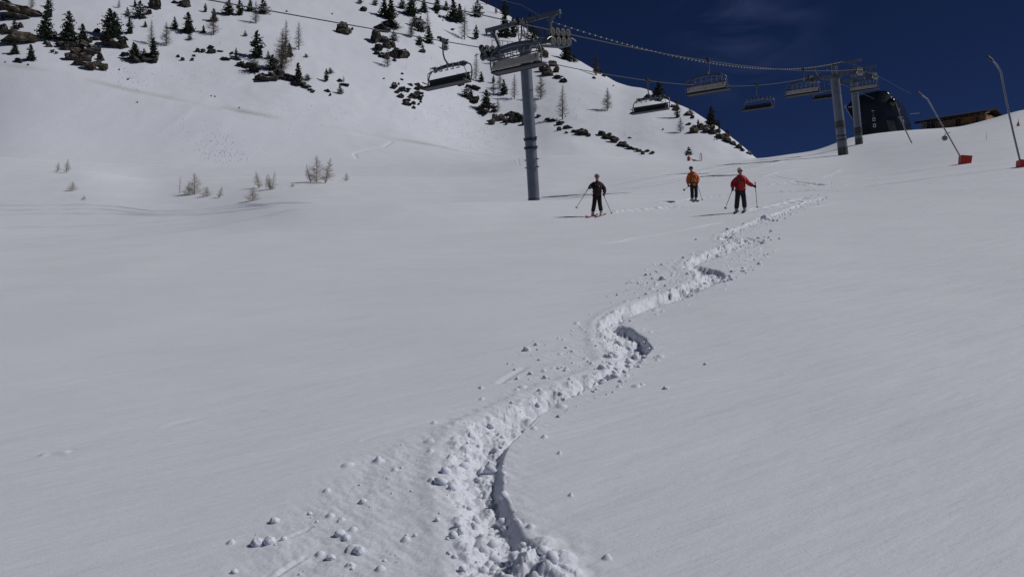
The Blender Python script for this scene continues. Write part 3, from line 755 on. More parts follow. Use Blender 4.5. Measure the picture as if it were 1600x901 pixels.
rocks([(837,71,14,9),(846,79,9,8),(851,85,8,10),(864,99,9,11),(868,108,7,11),(856,112,14,14,'n'),(849,108,9,10,'n'),(872,120,12,6,'d'),(880,126,11,6,'d'),(838,98,12,7,'d'),(829,101,5,4,'d')], 'brown crag rock right of the tower head', 'w', 'crag rocks right of the tower head')
rocks([(885,91,12,6),(891,95,6,5),(928,122,6,3),(958,134,2,2)], 'dark stone near the skyline right of the tower', 'd', 'stones near the skyline')
rocks([(936,113,10,5,'d'),(930,110,8,5,'d'),(943,118,6,4,'d')], 'dark rock at the foot of the brown skyline larch', 'd', 'rocks under the brown skyline larch')
rocks([(940,209,13,6),(950,214,16,7),(960,219,14,7,'n'),(970,225,15,6),(985,231,14,4),(978,228,10,4),(998,235,10,5,'n'),(1004,239,6,5,'n'),(1010,236,9,3),(1018,239,9,4),(953,209,6,4),(984,215,5,2),(992,233,8,3)], 'dark rock in the lower slanting stony band left of the far skiers', 'd', 'stones of the lower slanting band')
rocks([(1055,170,11,6),(1059,181,6,6),(1075,178,11,6,'n'),(1081,183,6,5),(1075,194,9,3),(1050,166,8,4),(1084,203,13,10,'n'),(1094,199,11,9,'n'),(1105,203,13,9,'n'),(1115,206,9,7,'w'),(1122,205,8,6),(1127,213,12,8,'w'),(1135,211,10,7,'w'),(1137,219,13,8,'n'),(1146,224,9,6,'n'),(1155,229,11,7,'n'),(1160,234,6,5),(1170,239,9,4,'n'),(1110,199,10,6,'w'),(1022,152,10,5),(1012,150,9,5,'n')], 'brown rock on the lower right ridge line against the sky', 'd', 'rocks of the right ridge')
rocks([(992,175,2,3),(1036,202,2,3),(884,181,2,2),(448,18,3,2),(519,22,2,2),(330,150,2,2),(336,151,2,2),(214,160,2,2),(374,168,2,2),(200,124,4,2),(186,109,2,2),(1116,218,2,1.5),(1120,218,2,1.5)], 'tiny dark pebble alone on the mountain snow', 'd', 'single dark pebbles on the snow')

# avalanche lumps on the far slope and crumbs near the track (uncountable)
def crumbs(name, spots, m, seed, me_n=6):
    """spots: (x, y, z, size)"""
    r = random.Random(seed); vs, fs = [], []
    t = (1+5**.5)/2
    IC = [(-1,t,0),(1,t,0),(-1,-t,0),(1,-t,0),(0,-1,t),(0,1,t),(0,-1,-t),(0,1,-t),(t,0,-1),(t,0,1),(-t,0,-1),(-t,0,1)]
    IF = [(0,11,5),(0,5,1),(0,1,7),(0,7,10),(0,10,11),(1,5,9),(5,11,4),(11,10,2),(10,7,6),(7,1,8),(3,9,4),(3,4,2),(3,2,6),(3,6,8),(3,8,9),(4,9,5),(2,4,11),(6,2,10),(8,6,7),(9,8,1)]
    for x, y, z, s in spots:
        o = len(vs); a = r.uniform(0, 6.28); ca, sa = math.cos(a), math.sin(a); q = (r.uniform(.7, 1.3), r.uniform(.7, 1.3), r.uniform(.6, 1.0))
        for p in IC:
            k = s*.5/1.9*r.uniform(.78, 1.22); px, py, pz = p[0]*k*q[0], p[1]*k*q[1], p[2]*k*q[2]
            vs.append((x+px*ca-py*sa, y+px*sa+py*ca, z+pz+s*.12))
        fs += [tuple(i+o for i in f) for f in IF]
    me = bpy.data.meshes.new(name); me.from_pydata(vs, [], fs); me.update(); me.materials.append(m)
    me.polygons.foreach_set('use_smooth', [True]*len(me.polygons))
    ob = bpy.data.objects.new(name, me); COL.objects.link(ob); return ob
cr = random.Random(77); sp = []
def scatter(n, cx, cy, rx, ry, smin, smax, lo, sk=0.0):
    for _ in range(n):
        dx = cr.gauss(0, .5); dy = cr.gauss(0, .5); g = ground(cx+dx*rx+dy*ry*sk, cy+dy*ry, lo, 480)
        sp.append((g.x, g.y, g.z, smin+(smax-smin)*cr.random()**2.5))
scatter(300, 350, 240, 44, 20, .10, .42, 140); scatter(160, 335, 222, 34, 26, .10, .40, 140); scatter(40, 290, 200, 10, 20, .12, .45, 140, .3)
scatter(260, 205, 122, 50, 20, .10, .45, 140, .8); scatter(90, 180, 98, 14, 26, .1, .4, 140, .8)
scatter(520, 715, 185, 60, 46, .10, .40, 140, .5); scatter(260, 760, 215, 60, 20, .10, .35, 140, .3); scatter(200, 900, 170, 70, 24, .1, .35, 140, .6)
scatter(220, 480, 175, 100, 28, .10, .35, 140, .4); scatter(140, 1000, 200, 50, 24, .1, .3, 140, .6); scatter(160, 290, 120, 80, 22, .10, .35, 140)
sp = [(a, b, c_-.16*s, s) for a, b, c_, s in sp]
tag(crumbs('avalanche_debris', sp, M['crumb'], 4), 'small lumps of avalanche snow strewn over the far mountainside', 'snow debris', None, 'stuff')
# ------------------------------------------------------------------ chairlift
AZ = math.atan(.78)
A = Vector((math.sin(AZ), math.cos(AZ), 0)); RR = Vector((math.cos(AZ), -math.sin(AZ), 0)); UP = Vector((0, 0, 1))
SPC = .52
def tower(base, top, r0, r1, half, label, rings, bands, gantry=1.35, wheels=4, wr=.225):
    root = thing('lift_tower', base, label, 'lift tower', 'lift towers of the chairlift')
    B = Vector(base); T = Vector(top)-B; ax = T.normalized(); L = T.length
    m = MB(); n = 7
    m.tube([ax*(-1.2)]+[ax*(L*i/n) for i in range(n+1)], [r0]+[r0+(r1-r0)*i/n for i in range(n+1)], 24); m.build('pole', M['pylon'], root, True)
    m = MB()
    for f in rings:
        c = ax*L*f; r = r0+(r1-r0)*f
        m.tube([c-ax*.07, c+ax*.07], r+.055, 24)
    if rings: m.build('flange', M['steel_dark'], root, True)
    for f0, f1 in bands:
        m = MB(); r = r0+.008; m.tube([ax*L*f0, ax*L*f1], [r, r+(r1-r0)*(f1-f0)], 24, False); m.build('painted_band', M['band'], root, True)
    m = MB()
    for f in (.22, .27, .35, .41):
        c = ax*L*f
        for s in (-1, 1): m.box(c+RR*s*(r0+.08), (.16, .05, .06))
    m.build('cable_bracket', M['steel_dark'], root)
    # rungs of the access ladder on the shaded side
    m = MB(); o = A*(r0+.12)-RR*.1
    for s in (-.17, .17): m.tube([o+RR*s+ax*.4, o+RR*s+ax*L*.97], .018, 5)
    for k in range(int(L/.4)): m.tube([o-RR*.17+ax*(.5+k*.4), o+RR*.17+ax*(.5+k*.4)], .012, 4)
    m.build('ladder', M['steel_dark'], root)
    # cross-arm
    up = (UP*.97-A*.24).normalized()
    m = MB(); m.beam(T-RR*half*.92, T+RR*half*.92, .34, .36, up); m.tube([T-ax*.35, T+ax*.12], r1+.08, 16); m.build('cross_arm', M['steel'], root, False, .02)
    # gantry beam above with struts and mast
    g = T+up*gantry
    m = MB(); m.beam(g-RR*(half+.05), g+RR*(half+.15), .20, .24, up)
    for s in (-1, 1):
        e = g+RR*s*half*.82; b = T+RR*s*half*.66
        m.beam(e, b, .16, .20, A)
        m.beam(e+RR*s*.28-up*.03, e-up*.38, .07, .09, A)
        m.tube([g+RR*s*(half+.05)-up*.1, g+RR*s*(half+.05)-up*.3], .06, 6)
    m.build('gantry', M['steel'], root, False, .012)
    m = MB()
    for s in (-.22, .22): m.beam(T+RR*s-A*.15, g+RR*s-A*.15+up*.12, .05, .05, A)
    for k in range(6): m.tube([T+RR*-.22+up*gantry*(k+.5)/6-A*.15, T+RR*.22+up*gantry*(k+.5)/6-A*.15], .018, 5)
    m.tube([g+RR*.3, T+RR*.34+up*.7+A*.05, T+RR*.15], .035, 6); m.build('mast_ladder', M['steel_light'], root)
    # hanging loops of hydraulic and electric cable
    m = MB()
    for a, b, d in ((.3, .75, .38), (.55, .95, .22), (-.9, -.35, .55), (-.35, -.1, .45), (.8, 1.2, .15)):
        pts = [g+RR*(a+(b-a)*i/8)-up*(.08+d*math.sin(math.pi*i/8))-A*.12 for i in range(9)]; m.tube(pts, .022, 5)
    m.box(g+RR*.05-A*.1-up*.05, (.35, .3, .3)); m.box(g+RR*.7-A*.1+up*.18, (.1, .1, .2)); m.box(g-RR*.25+up*.18, (.06, .06, .3))
    m.build('cable_bundle', M['steel_dark'], root)
    for s in (-1, 1):
        e = T+RR*s*half*.93
        rope_d = (A+UP*.2).normalized(); un = rope_d.cross(RR)*-1
        if un.z < 0: un = -un
        # rocker beams that carry the wheels
        m = MB(); Lw = wheels*SPC
        m.beam(e-rope_d*Lw/2, e+rope_d*Lw/2, .12, .14, un)
        for q in (-.27, .27): m.beam(e+rope_d*Lw*q-rope_d*.5-un*.17+RR*.09, e+rope_d*Lw*q+rope_d*.5-un*.17+RR*.09, .05, .12, un)
        m.beam(e-RR*s*.1, e+un*.1, .3, .3, rope_d)
        rk = m.build('sheave_beam', M['steel_dark'], root)
        for k in range(wheels):
            c = e+rope_d*(k-(wheels-1)/2)*SPC
            for z in (-1, 1):
                w = MB(); cc = c+un*z*(wr+.015)+RR*s*.14
                w.tube([cc-RR*.045, cc-RR*.04, cc+RR*.04, cc+RR*.045], [wr*.86, wr, wr, wr*.86], 14); w.tube([cc-RR*.07, cc+RR*.07], .05, 8)
                for q in range(5):
                    a = q*1.2566; w.tube([cc+RR*.05+(rope_d*math.cos(a)+un*math.sin(a))*wr*.2, cc+RR*.05+(rope_d*math.cos(a)+un*math.sin(a))*wr*.75], .02, 4)
                w.build('sheave_wheel', M['wheel'], root, True)
        # service walkway with hand rail
        m = MB(); c = e-un*.42-RR*s*.42
        for j in (-.25, -.08, .08, .25): m.beam(c+RR*j-rope_d*(Lw/2+.1), c+RR*j+rope_d*(Lw/2+.1), .05, .05, un)
        for k in range(13): m.beam(c-RR*.27+rope_d*(k-6)*Lw/12, c+RR*.27+rope_d*(k-6)*Lw/12, .04, .03, un)
        m.build('walkway', M['steel'], root)
        m = MB(); h = c-RR*s*.28
        for k in range(5): m.tube([h+rope_d*(k-2)*Lw/4.2, h+rope_d*(k-2)*Lw/4.2+UP*1.0], .018, 5)
        for z in (.5, 1.0): m.tube([h-rope_d*Lw/2.1+UP*z, h+rope_d*Lw/2.1+UP*z], .018, 5)
        m.build('hand_rail', M['steel_dark'], root)
        m = MB(); pts = [e+RR*s*.2+rope_d*(Lw/2-.1+.5*i/5)-un*(.05+.16*(i/5)**2) for i in range(6)]; m.tube(pts, .03, 6)
        pts = [e+RR*s*.2-rope_d*(Lw/2-.1+.5*i/5)-un*(.05+.16*(i/5)**2) for i in range(6)]; m.tube(pts, .03, 6); m.build('rope_catcher', M['steel_light'], root, True)
    return root
t1 = tower(W(834.5, 314, 46.6), W(819.5, 71, 45.6), .33, .315, 2.55, 'nearest lift tower, a tall grey steel pole with chairs passing its head', [.345, .40], [(0, .02)], 1.3)
t2 = tower(W(1318, 245, 95.5), W(1304, 118, 94.6), .58, .50, 2.9, 'second lift tower, the taller of the two poles in front of the black station', [.21, .26], [(0, .12), (.36, .44)], 1.3, 5, .24)
t3 = tower(W(1343, 232, 108.5), W(1334, 124, 107.6), .50, .44, 2.7, 'third lift tower, the shorter pole directly in front of the black station', [.24, .29], [(0, .15), (.19, .31)], 1.3, 5, .24)

TOPS = [W(819.5, 71, 45.6), W(1304, 118, 94.6), W(1334, 124, 107.6)]
def rope_pts(side, off=None, dz=.24, sags=(1.5, .05)):
    h = [2.55*.93+.14, 2.9*.93+.14, 2.7*.93+.14]
    pts = []; K = [T+RR*side*(h[i] if off is None else off)+UP*(dz if off is None else dz) for i, T in enumerate(TOPS)]
    a0 = K[0]-Vector((A.x, A.y, 0))*52+UP*(-8.0); a0.z = K[0].z-52*.118
    for i in range(24): t = i/24; p = a0.lerp(K[0], t); p.z -= .5*4*t*(1-t)*.3; pts.append(p)
    for j in range(2):
        n = 60 if j == 0 else 6
        for i in range(n): t = i/n; p = K[j].lerp(K[j+1], t); p.z -= sags[j]*4*t*(1-t); pts.append(p)
    end = K[2]+A*22+UP*1.6; pts += [K[2], K[2].lerp(end, .5), end]
    return pts
def rope_obj(pts, r, name, label, group=None, m='rope'):
    o = MB(); p0 = pts[0]; o.tube([p-p0 for p in pts], r, 6); b = o.build(name, M[m], None, True); b.location = p0
    return tag(b, label, 'rope' if name == 'haul_rope' else 'cable', group)
RPR = rope_pts(1, sags=(.9, .05)); RPL = rope_pts(-1, sags=(1.6, .05))
rope_obj(RPR, .027, 'haul_rope', 'right-hand steel haul rope carrying the chairs with tan seat backs uphill')
rope_obj(RPL, .027, 'haul_rope', 'left-hand steel haul rope carrying the dark-seated chairs downhill')
# communication cable with clips
K0 = TOPS[0]+RR*1.7+UP*1.05; K1 = TOPS[1]+RR*1.0+UP*1.5
CP = []
a0 = K0-A*50; a0.z = K0.z-6.0
for i in range(20): t = i/20; p = a0.lerp(K0+UP*.5, t); CP.append(p)
def comm(t): p = K0.lerp(K1, t); p.z -= 1.7*4*t*(1-t); return p
for i in range(61): CP.append(comm(i/60))
CP.append(TOPS[2]+RR*1.0+UP*1.4)
cab = rope_obj(CP, .012, 'signal_cable', 'thin signal cable with a row of small pale clips above the haul ropes')
for i in range(92):
    p = comm((i+.5)/92); m = MB(); m.ball((0, 0, 0), (.05, .05, .045), 8, 5); b = m.build('cable_clip', M['bead'], cab, True); b.location = p-CP[0]

def make_chair():
    root = bpy.data.objects.new('lift_chair', None); COL.objects.link(root)
    m = MB(); m.box((0, 0, .0), (.16, .42, .16)); m.box((0, .05, .12), (.09, .75, .06)); m.box((-.02, -.25, -.08), (.22, .12, .14)); m.tube([(-.12, .3, .1), (.12, .3, .1)], .06, 10); m.tube([(-.12, -.3, .1), (.12, -.3, .1)], .06, 10)
    m.build('grip', M['steel_dark'], root, False, .008)
    m = MB(); m.tube([(0,0,-.05),(0,.0,-.4),(0,-.03,-.72),(0,-.14,-.98),(0,-.36,-1.16),(0,-.60,-1.22)], [.05,.045,.045,.045,.05,.055], 10); m.build('hanger', M['steel'], root, True)
    m = MB()
    n = 10; 
    for i in range(n):
        x0 = -1.12+2.24*i/n; x1 = -1.12+2.24*(i+1)/n; z = lambda x: -1.22-.10*(x/1.12)**2
        m.beam((x0, -.6, z(x0)), (x1+.002, -.6, z(x1)), .13, .17)
    for x in (-1.12, 1.0): m.box((x+.05, -.5, -1.25), (.34, .34, .06)); m.box((x+.05, -.52, -1.36), (.12, .16, .16))
    m.build('top_frame', M['steel'], root)
    for s in (-1, 1):
        m = MB(); m.tube([(1.05*s,-.6,-1.33),(1.32*s,-.6,-1.33),(1.50*s,-.6,-1.42),(1.60*s,-.58,-1.62),(1.64*s,-.55,-1.95),(1.62*s,-.50,-2.28),(1.56*s,-.42,-2.42)], .038, 8); m.build('side_bail', M['steel'], root, True)
    m = MB(); m.box((0, -.23, -2.36), (3.1, .56, .13)); m.build('seat', M['pad'], root, False, .03)
    R_ = Matrix.Rotation(math.radians(-14), 3, 'X')
    m = MB(); m.box((0, -.515, -2.08), (2.98, .07, .46), R_); m.build('backrest', M['pad'], root, False, .025)
    m = MB(); 
    for k in range(6): m.box((-1.25+.5*k, -.570, -2.085), (.485, .03, .40), R_)
    m.build('back_panel', M['padback'], root, False, .008)
    m = MB(); m.tube([(-1.58,-.66,-1.84),(1.58,-.66,-1.84)], .035, 8); m.tube([(-1.62,-.5,-2.40),(1.62,-.5,-2.40)], .045, 8); m.tube([(-1.6,.04,-2.42),(1.6,.04,-2.42)], .03, 8)
    for s in (-1, 1): m.box((1.33*s, -.615, -2.0), (.03, .02, .26), R_); m.tube([(1.62*s, -.5, -2.40), (1.62*s, .05, -2.42)], .04, 8); m.tube([(1.56*s,-.5,-2.1),(1.56*s,.0,-2.06)], .03, 6)
    m.build('seat_frame', M['steel_dark'], root, True)
    # raised safety bar: inner hoop, foot rests
    m = MB(); m.tube([(-1.40,-.35,-2.25),(-1.44,-.30,-1.85),(-1.36,-.22,-1.58),(-1.1,-.18,-1.5),(0,-.16,-1.47),(1.1,-.18,-1.5),(1.36,-.22,-1.58),(1.44,-.30,-1.85),(1.40,-.35,-2.25)], .022, 8)
    m.build('safety_bar', M['steel_light'], root, True)
    for k in range(6):
        x = -1.05+.42*k; m = MB(); m.tube([(x, -.17, -1.47), (x+.03, -.08, -1.28)], .02, 6); m.tube([(x, -.17, -1.49), (x, -.10, -1.62)], .02, 6); m.box((x, -.08, -1.63), (.22, .07, .035)); m.build('foot_rest', M['steel_light'], root)
    return root
proto_chair = make_chair(); used = [False]
def on_rope(P, px):
    """point of the rope seen at photo column px (far side of the search starts near)"""
    u = U(px)
    for a, b in zip(P, P[1:]):
        if b.y > 20 and a.y > 15:
            fa = a.x-u*a.y; fb = b.x-u*b.y
            if fa <= 0 <= fb: return a.lerp(b, fa/(fa-fb))
    raise ValueError(px)
def chair(P, px, up, label, extra=None):
    p = on_rope(P, px); c = proto_chair if not used[0] else copy_tree(proto_chair); used[0] = True
    c.location = (p.x, p.y, p.z+.02); c.rotation_euler = (0, 0, -AZ if up else math.pi-AZ)
    return tag(c, label, 'chairlift chair', 'six-seat chairs hanging on the lift')
chair(RPL, 692, False, 'empty lift chair with black seat left of the nearest tower')
chair(RPR, 815, True, 'empty lift chair seen from behind, tan back, in front of the nearest tower')
chair(RPL, 1012, False, 'empty lift chair with black seat hanging in front of the snowy ridge')
chair(RPR, 1108, True, 'empty lift chair with tan back alone against the sky midway between towers')
chair(RPL, 1182, False, 'empty black-seated lift chair against the sky, second from the second tower')
chair(RPR, 1256, True, 'empty lift chair with tan back just left of the second tower')
chair(RPL, 1288, False, 'empty black-seated lift chair half hidden behind the second tower')
chair(RPR, 1351, True, 'empty lift chair with tan back right in front of the black station')

# ------------------------------------------------------------------ station, chalet
def pl(px, py, Y): return W(px, py, Y)
Y0 = 131.0; o = W(1370, 212, Y0); st = thing('lift_station', o, 'black glossy top station of the chairlift behind the crest', 'lift station')
prof = [(1320,168),(1333,152),(1352,145),(1371,141),(1384,141),(1391,146),(1396,156),(1404,180),(1416,216),(1347,222),(1345,206),(1336,196)]
prof = [W(x, y, Y0)-o for x, y in prof]; dep = A*9.5
n = len(prof); m = MB(); rngs = [(0, .90), (.45, .985), (1.1, 1.0)]
cen = sum(prof, Vector())/n; layers = []
for d_, k in [(0, .955), (.25, .985), (.7, 1.0), (9.0, 1.0), (9.5, .97)]: layers.append([cen+(p-cen)*k+A*d_ for p in prof])
vs = [p for l in layers for p in l]; fs = [tuple(range(n))[::-1], tuple(range((len(layers)-1)*n, len(layers)*n))]
for j in range(len(layers)-1):
    for i in range(n): fs.append((j*n+i, j*n+(i+1)%n, (j+1)*n+(i+1)%n, (j+1)*n+i))
m.add(vs, fs); m.build('shell', M['shell'], st, True)
def panel(poly, name, mt, off=.06, th=.08, YY=Y0):
    q = [W(x, y, YY)-o+Vector((0, -off, 0)) for x, y in poly]; k = len(q); b = [p+Vector((0, th, 0)) for p in q]
    return MB().add(q+b, [tuple(range(k)), tuple(range(k, 2*k))[::-1]]+[(i, i+k, (i+1)%k+k, (i+1)%k) for i in range(k)]).build(name, mt, st)
panel([(1341,163),(1362,160),(1385,160),(1390,166),(1399,184),(1405,212),(1350,215),(1348,203),(1342,196)], 'front_panel', M['shell2'])
panel([(1380,170),(1390,171),(1396,178),(1398,184),(1384,182)], 'window', M['glass'], .10)
panel([(1384,188),(1397,189),(1402,208),(1390,207)], 'access_door', M['shell3'], .10)
# lettering: tall narrow signs and two square rings
def sgn(x0, y0, x1, y1, w=.5, m_='white'): panel([(x0-w, y0), (x0+w, y0), (x1+w, y1), (x1-w, y1)], 'sign_stroke', M[m_], .14, .05)
def bar(x0, x1, y, w=.6): panel([(x0, y-w), (x1, y-w), (x1, y+w), (x0, y+w)], 'sign_stroke', M['white'], .15, .05)
lt = M['steel_light']
panel([(1357.2,173),(1357.8,173),(1361.6,206),(1361,206)], 'sign_line', M['steel_dark'], .12, .05)
bar(1361.3, 1365.3, 173.4, .35); sgn(1363.3, 173, 1363.6, 177.5, .35, 'steel_light')
sgn(1363.9, 179, 1362.2, 182.5, .3, 'steel_light'); sgn(1363.9, 179, 1365.6, 182.5, .3, 'steel_light')
for cy, cx in ((187, 1365), (196.5, 1365.8)):
    bar(cx-2, cx+2, cy-2.3, .4); bar(cx-2, cx+2, cy+2.3, .4); sgn(cx-1.7, cy-2.3, cx-1.7, cy+2.3, .4); sgn(cx+1.7, cy-2.3, cx+1.7, cy+2.3, .4)
m = MB(); c = W(1393, 160, Y0)-o; m.ball(c+Vector((0, .1, 0)), (.62, .8, .75), 20, 14); m.build('window_bulge', M['shell'], st, True)
m = MB(); c = W(1391.5, 153.5, Y0)-o; m.ball(c+Vector((0, -.28, .1)), (.17, .10, .09), 12, 8); m.build('shell_glint', M['white'], st, True)  # small white ball standing in for the sun glint on the bulge
# side bands
sd = [W(1397, 158, Y0)-o, W(1405, 181, Y0)-o, W(1412, 204, Y0)-o]; nrm = (A.cross((sd[1]-sd[0]).normalized())); nrm = nrm if nrm.x > 0 else -nrm
m = MB(); m.box((sd[0]+sd[1])/2+A*1.6+nrm*.05, (.08, .34, .5)); m.build('sign_stroke', M['white'], st)
m = MB(); q = sd[1]*.65+sd[2]*.35
for s in (-1, 1):
    m.beam(q+A*(1.6+.3*s)+nrm*.06-UP*.35, q+A*(1.6+.3*s)+nrm*.06+UP*.35, .05, .08); m.beam(q+A*1.3+nrm*.06+UP*.35*s, q+A*1.9+nrm*.06+UP*.35*s, .05, .08)
m.build('sign_stroke', M['white'], st)
m = MB(); m.beam(sd[0]+A*.8+nrm*.04, sd[2]+A*.8+nrm*.04, .9, .06, nrm); m.build('side_trim', M['shell3'], st)
m = MB(); c = W(1322, 167, Y0)-o; m.box(c+Vector((-.15, -.2, .0)), (.25, .2, .5)); m.tube([c+Vector((.2, -.3, -.15)), c+Vector((1.5, -.3, .0))], .05, 6)
c = W(1422, 178, Y0+5)-o; m.tube([c, c+Vector((1.6, 0, .1))], .035, 5); m.build('bracket', M['steel_light'], st)

# chalet
EL = W(1441, 191, 141); ER = W(1541, 176, 133); d = (ER-EL); EL.z = ER.z = (EL.z+ER.z)/2; d = ER-EL; Lc = d.length; yaw = math.atan2(d.y, d.x)
g0 = Vector((EL.x+d.x/2, EL.y+d.y/2, EL.z-2.7)); ch = thing('wooden_chalet', g0, 'low wooden chalet with dark roof on the crest right of the station', 'chalet', None, yaw)
H2 = Lc/2
m = MB(); nl = 11
for k in range(nl):
    z = -1.0+k*(3.6/nl); m.tube([(-H2*.0, .0, z), (H2, .0, z)], .175, 8); m.tube([(H2-.2, -.15, z+.1), (H2-.2, 5.8, z+.1)], .175, 8)
m.box((H2/2, 3.0, .8), (H2-.3, 5.7, 3.4)); m.build('log_wall', M['wood'], ch, True)
m = MB()
for k in range(nl):
    z = -1.0+k*(3.6/nl); m.tube([(-H2, .0, z), (-.02, .0, z)], .165, 8); m.tube([(-H2+.2, -.15, z+.1), (-H2+.2, 5.8, z+.1)], .165, 8)
m.box((-H2/2, 3.0, .8), (H2-.3, 5.7, 3.4)); m.build('log_wall', M['wood2'], ch, True)
for x, w in ((.9, .8), (-H2+1.6, 1.4), (H2-1.3, .5)):
    f = MB(); f.box((x, -.19, 1.65), (w, .10, 1.3)); fo = f.build('window', M['glass'], ch)
    f = MB()
    for s in (-1, 1): f.box((x+s*(w/2+.03), -.22, 1.65), (.09, .14, 1.45)); f.box((x, -.223, 1.65+s*.69), (w+.14, .14, .09))
    f.box((x, -.235, 1.65), (.05, .06, 1.3)); f.build('frame', M['wood2'], fo)
m = MB(); m.add([(-H2-.8, -1.3, 2.45), (H2+.5, -1.3, 2.45), (H2+.5, 3, 3.5), (-H2-.8, 3, 3.5), (-H2-.8, -1.3, 2.75), (H2+.5, -1.3, 2.75), (H2+.5, 3, 3.8), (-H2-.8, 3, 3.8)], [(0,1,2,3), (7,6,5,4), (0,4,5,1), (1,5,6,2), (2,6,7,3), (3,7,4,0)])
m.add([(-H2-.8, 3.002, 3.5), (H2+.5, 3.002, 3.5), (H2+.5, 7.2, 2.45), (-H2-.8, 7.2, 2.45), (-H2-.8, 3.002, 3.8), (H2+.5, 3.002, 3.8), (H2+.5, 7.2, 2.75), (-H2-.8, 7.2, 2.75)], [(0,1,2,3), (7,6,5,4), (0,4,5,1), (1,5,6,2), (2,6,7,3), (3,7,4,0)])
m.build('roof', M['roof'], ch)
m = MB()
for k in range(14): x = -H2-.6+k*(Lc+1.0)/13; m.beam((x, -1.42, 2.34), (x, .2, 2.72), .10, .14)
m.box((H2+.15, -.5, 1.9), (.2, .2, 1.4)); m.build('rafter', M['wood2'], ch)

# ------------------------------------------------------------------ snow lances
def lance(foot, pts, Y, r, padw, label, padc=None, disc=None, bend=None):
    if padc: Y = ground(foot[0], foot[1]-3, 25, 90).y
    g = W(foot[0], foot[1], Y); zz = float(tz(g.x, g.y)); 
    root = thing('snow_lance', (g.x, g.y, zz), label, 'snow lance', 'snow-making lances along the slope'); o_ = Vector((g.x, g.y, zz))
    P = [W(x, y, Y-.02*i)-o_ for i, (x, y) in enumerate(pts)]
    m = MB(); m.tube([P[0]+(P[0]-P[1]).normalized()*.6]+P, [r]*(len(P)-1)+[r*.8, r*.6], 10); m.build('pole', M['pole'], root, True)
    m = MB(); a = P[-1]; b = P[-2]; e = (a-b).normalized(); m.tube([a-e*.35, a], r*1.5, 8); m.build('nozzle_head', M['steel_dark'], root, True)
    if disc:
        c = W(*disc, Y)-o_; q = W(disc[0]+9, disc[1]-9, Y)-o_
        m = MB(); m.tube([c-Vector((0, .06, 0)), c+Vector((0, .06, 0))], 4.0*Y/F, 20); m.build('disc', M['steel_light'], root, True)
        m = MB(); m.tube([c+Vector((0, 0, 3.2*Y/F)), W(disc[0]+1, disc[1]-7, Y)-o_, q], .02, 6); m.build('bracket', M['steel_dark'], root, True)
    if padc:
        (ax_, ay), (bx_, by) = padc
        q = [W(ax_, ay, Y), W(bx_, ay+1.2, Y), W(bx_-2, by+.5, Y), W(ax_-1, by+1.0, Y)]; q = [p-o_ for p in q]
        th = Vector((.12, .62, 0)); m = MB().add([p-th*.5 for p in q]+[p+th*.5 for p in q], [(0,1,2,3), (7,6,5,4), (0,4,5,1), (1,5,6,2), (2,6,7,3), (3,7,4,0)])
        pb = m.build('crash_pad', M['red'], root, False, .04)
        m = MB(); m.beam(q[0]-th*.56+Vector((0,0,-.06)), q[1]-th*.56+Vector((0,0,-.06)), .02, .04); m.build('strap', M['band'], pb)
    return root
lance((1506, 259), [(1500,244),(1482,212),(1465,183),(1449,155),(1441,149.5),(1434,144)], 50, .045, 16, 'left snow lance of the red-padded two, grey bent pole with round disc', ((1500,243),(1517,259)), (1476,216))
lance((1597, 264), [(1593.5,250),(1585,215),(1577,180),(1569,140),(1564,113),(1558,103),(1552,96),(1543,88.5)], 46, .052, 16, 'tallest snow lance, bent grey pole with red pad at the right edge', ((1591,250),(1608,264)))
lance((1424.5, 224), [(1424,222),(1416,206),(1409,190),(1406,184.5),(1403,183.5)], 92, .07, 0, 'short plain snow lance without pad in front of the station')
g = ground(1591, 197, 60, 128); r_ = thing('marker_cone', g, 'tiny orange marker high on the slope left of the tallest lance', 'marker')
m = MB(); m.tube([(0, 0, -.1), (0, 0, .12), (0, 0, .55)], [.16, .15, .03], 10); m.build('cone', M['orange'], r_, True); m = MB(); m.tube([(0, 0, .5), (0, 0, .8)], .02, 5); m.build('stick', M['steel_dark'], r_)

# marker group on the far crest (pine with red pad, skis, stone)
g = W(1076, 251, 122.5); g.z = float(tz(g.x, g.y)); s_ = g.y/F
rt = thing('pine_tree', g, 'small pine with bare lower trunk rising behind a red post on the crest', 'pine tree', 'pines on the snowy mountainside', .3, (22*s_,)*3)
ps = pine_proto(77, .34, gaps=.3, start=.42)
for nm, me in (('trunk', ps[0]), ('crown', ps[1])): q = bpy.data.objects.new(nm, me); COL.objects.link(q); q.parent = rt
g = W(1076, 251, 121.8); g.z = float(tz(g.x, g.y)); r_ = thing('padded_post', g, 'short red padded post in front of the small pine on the crest', 'post')
m = MB(); m.tube([(0,0,-.3),(0,0,.02),(0,0,.62),(0,0,.68)], [.21,.22,.22,.15], 14); m.build('red_sleeve', M['red'], r_, True); m = MB(); m.tube([(-.3,0,.5),(.3,0,.5)], .03, 6); m.build('cross_bar', M['red'], r_)
g = W(1095, 252, 121.8); g.z = float(tz(g.x, g.y))
for s, lab in ((-1, 'left ski of the pair planted upright on the crest'), (1, 'right ski of the pair planted upright on the crest')):
    m = MB(); pts = [(s*.08, 0, -.2), (s*.14, 0, .35), (s*.13, 0, .8), (s*.05, 0, 1.12), (-s*.04+.03, 0, 1.22)]
    for a, b in zip(pts, pts[1:]): m.beam(a, b, .03, .09, (1, 0, 0))
    q = m.build('ski', M['white'] if s < 0 else M['skidark'], None); q.location = g; tag(q, lab, 'ski', 'skis planted on the crest')
g = W(1087, 252, 121.6); g.z = float(tz(g.x, g.y)); m = MB()
r5 = random.Random(4)
m.tube([(-.9,0,.45),(-.5,0,.22),(.1,0,.08),(.9,0,.02)], [.03,.06,.07,.03], 6); m.ball((-.2,0,.1), (.32,.2,.14), 8, 6)
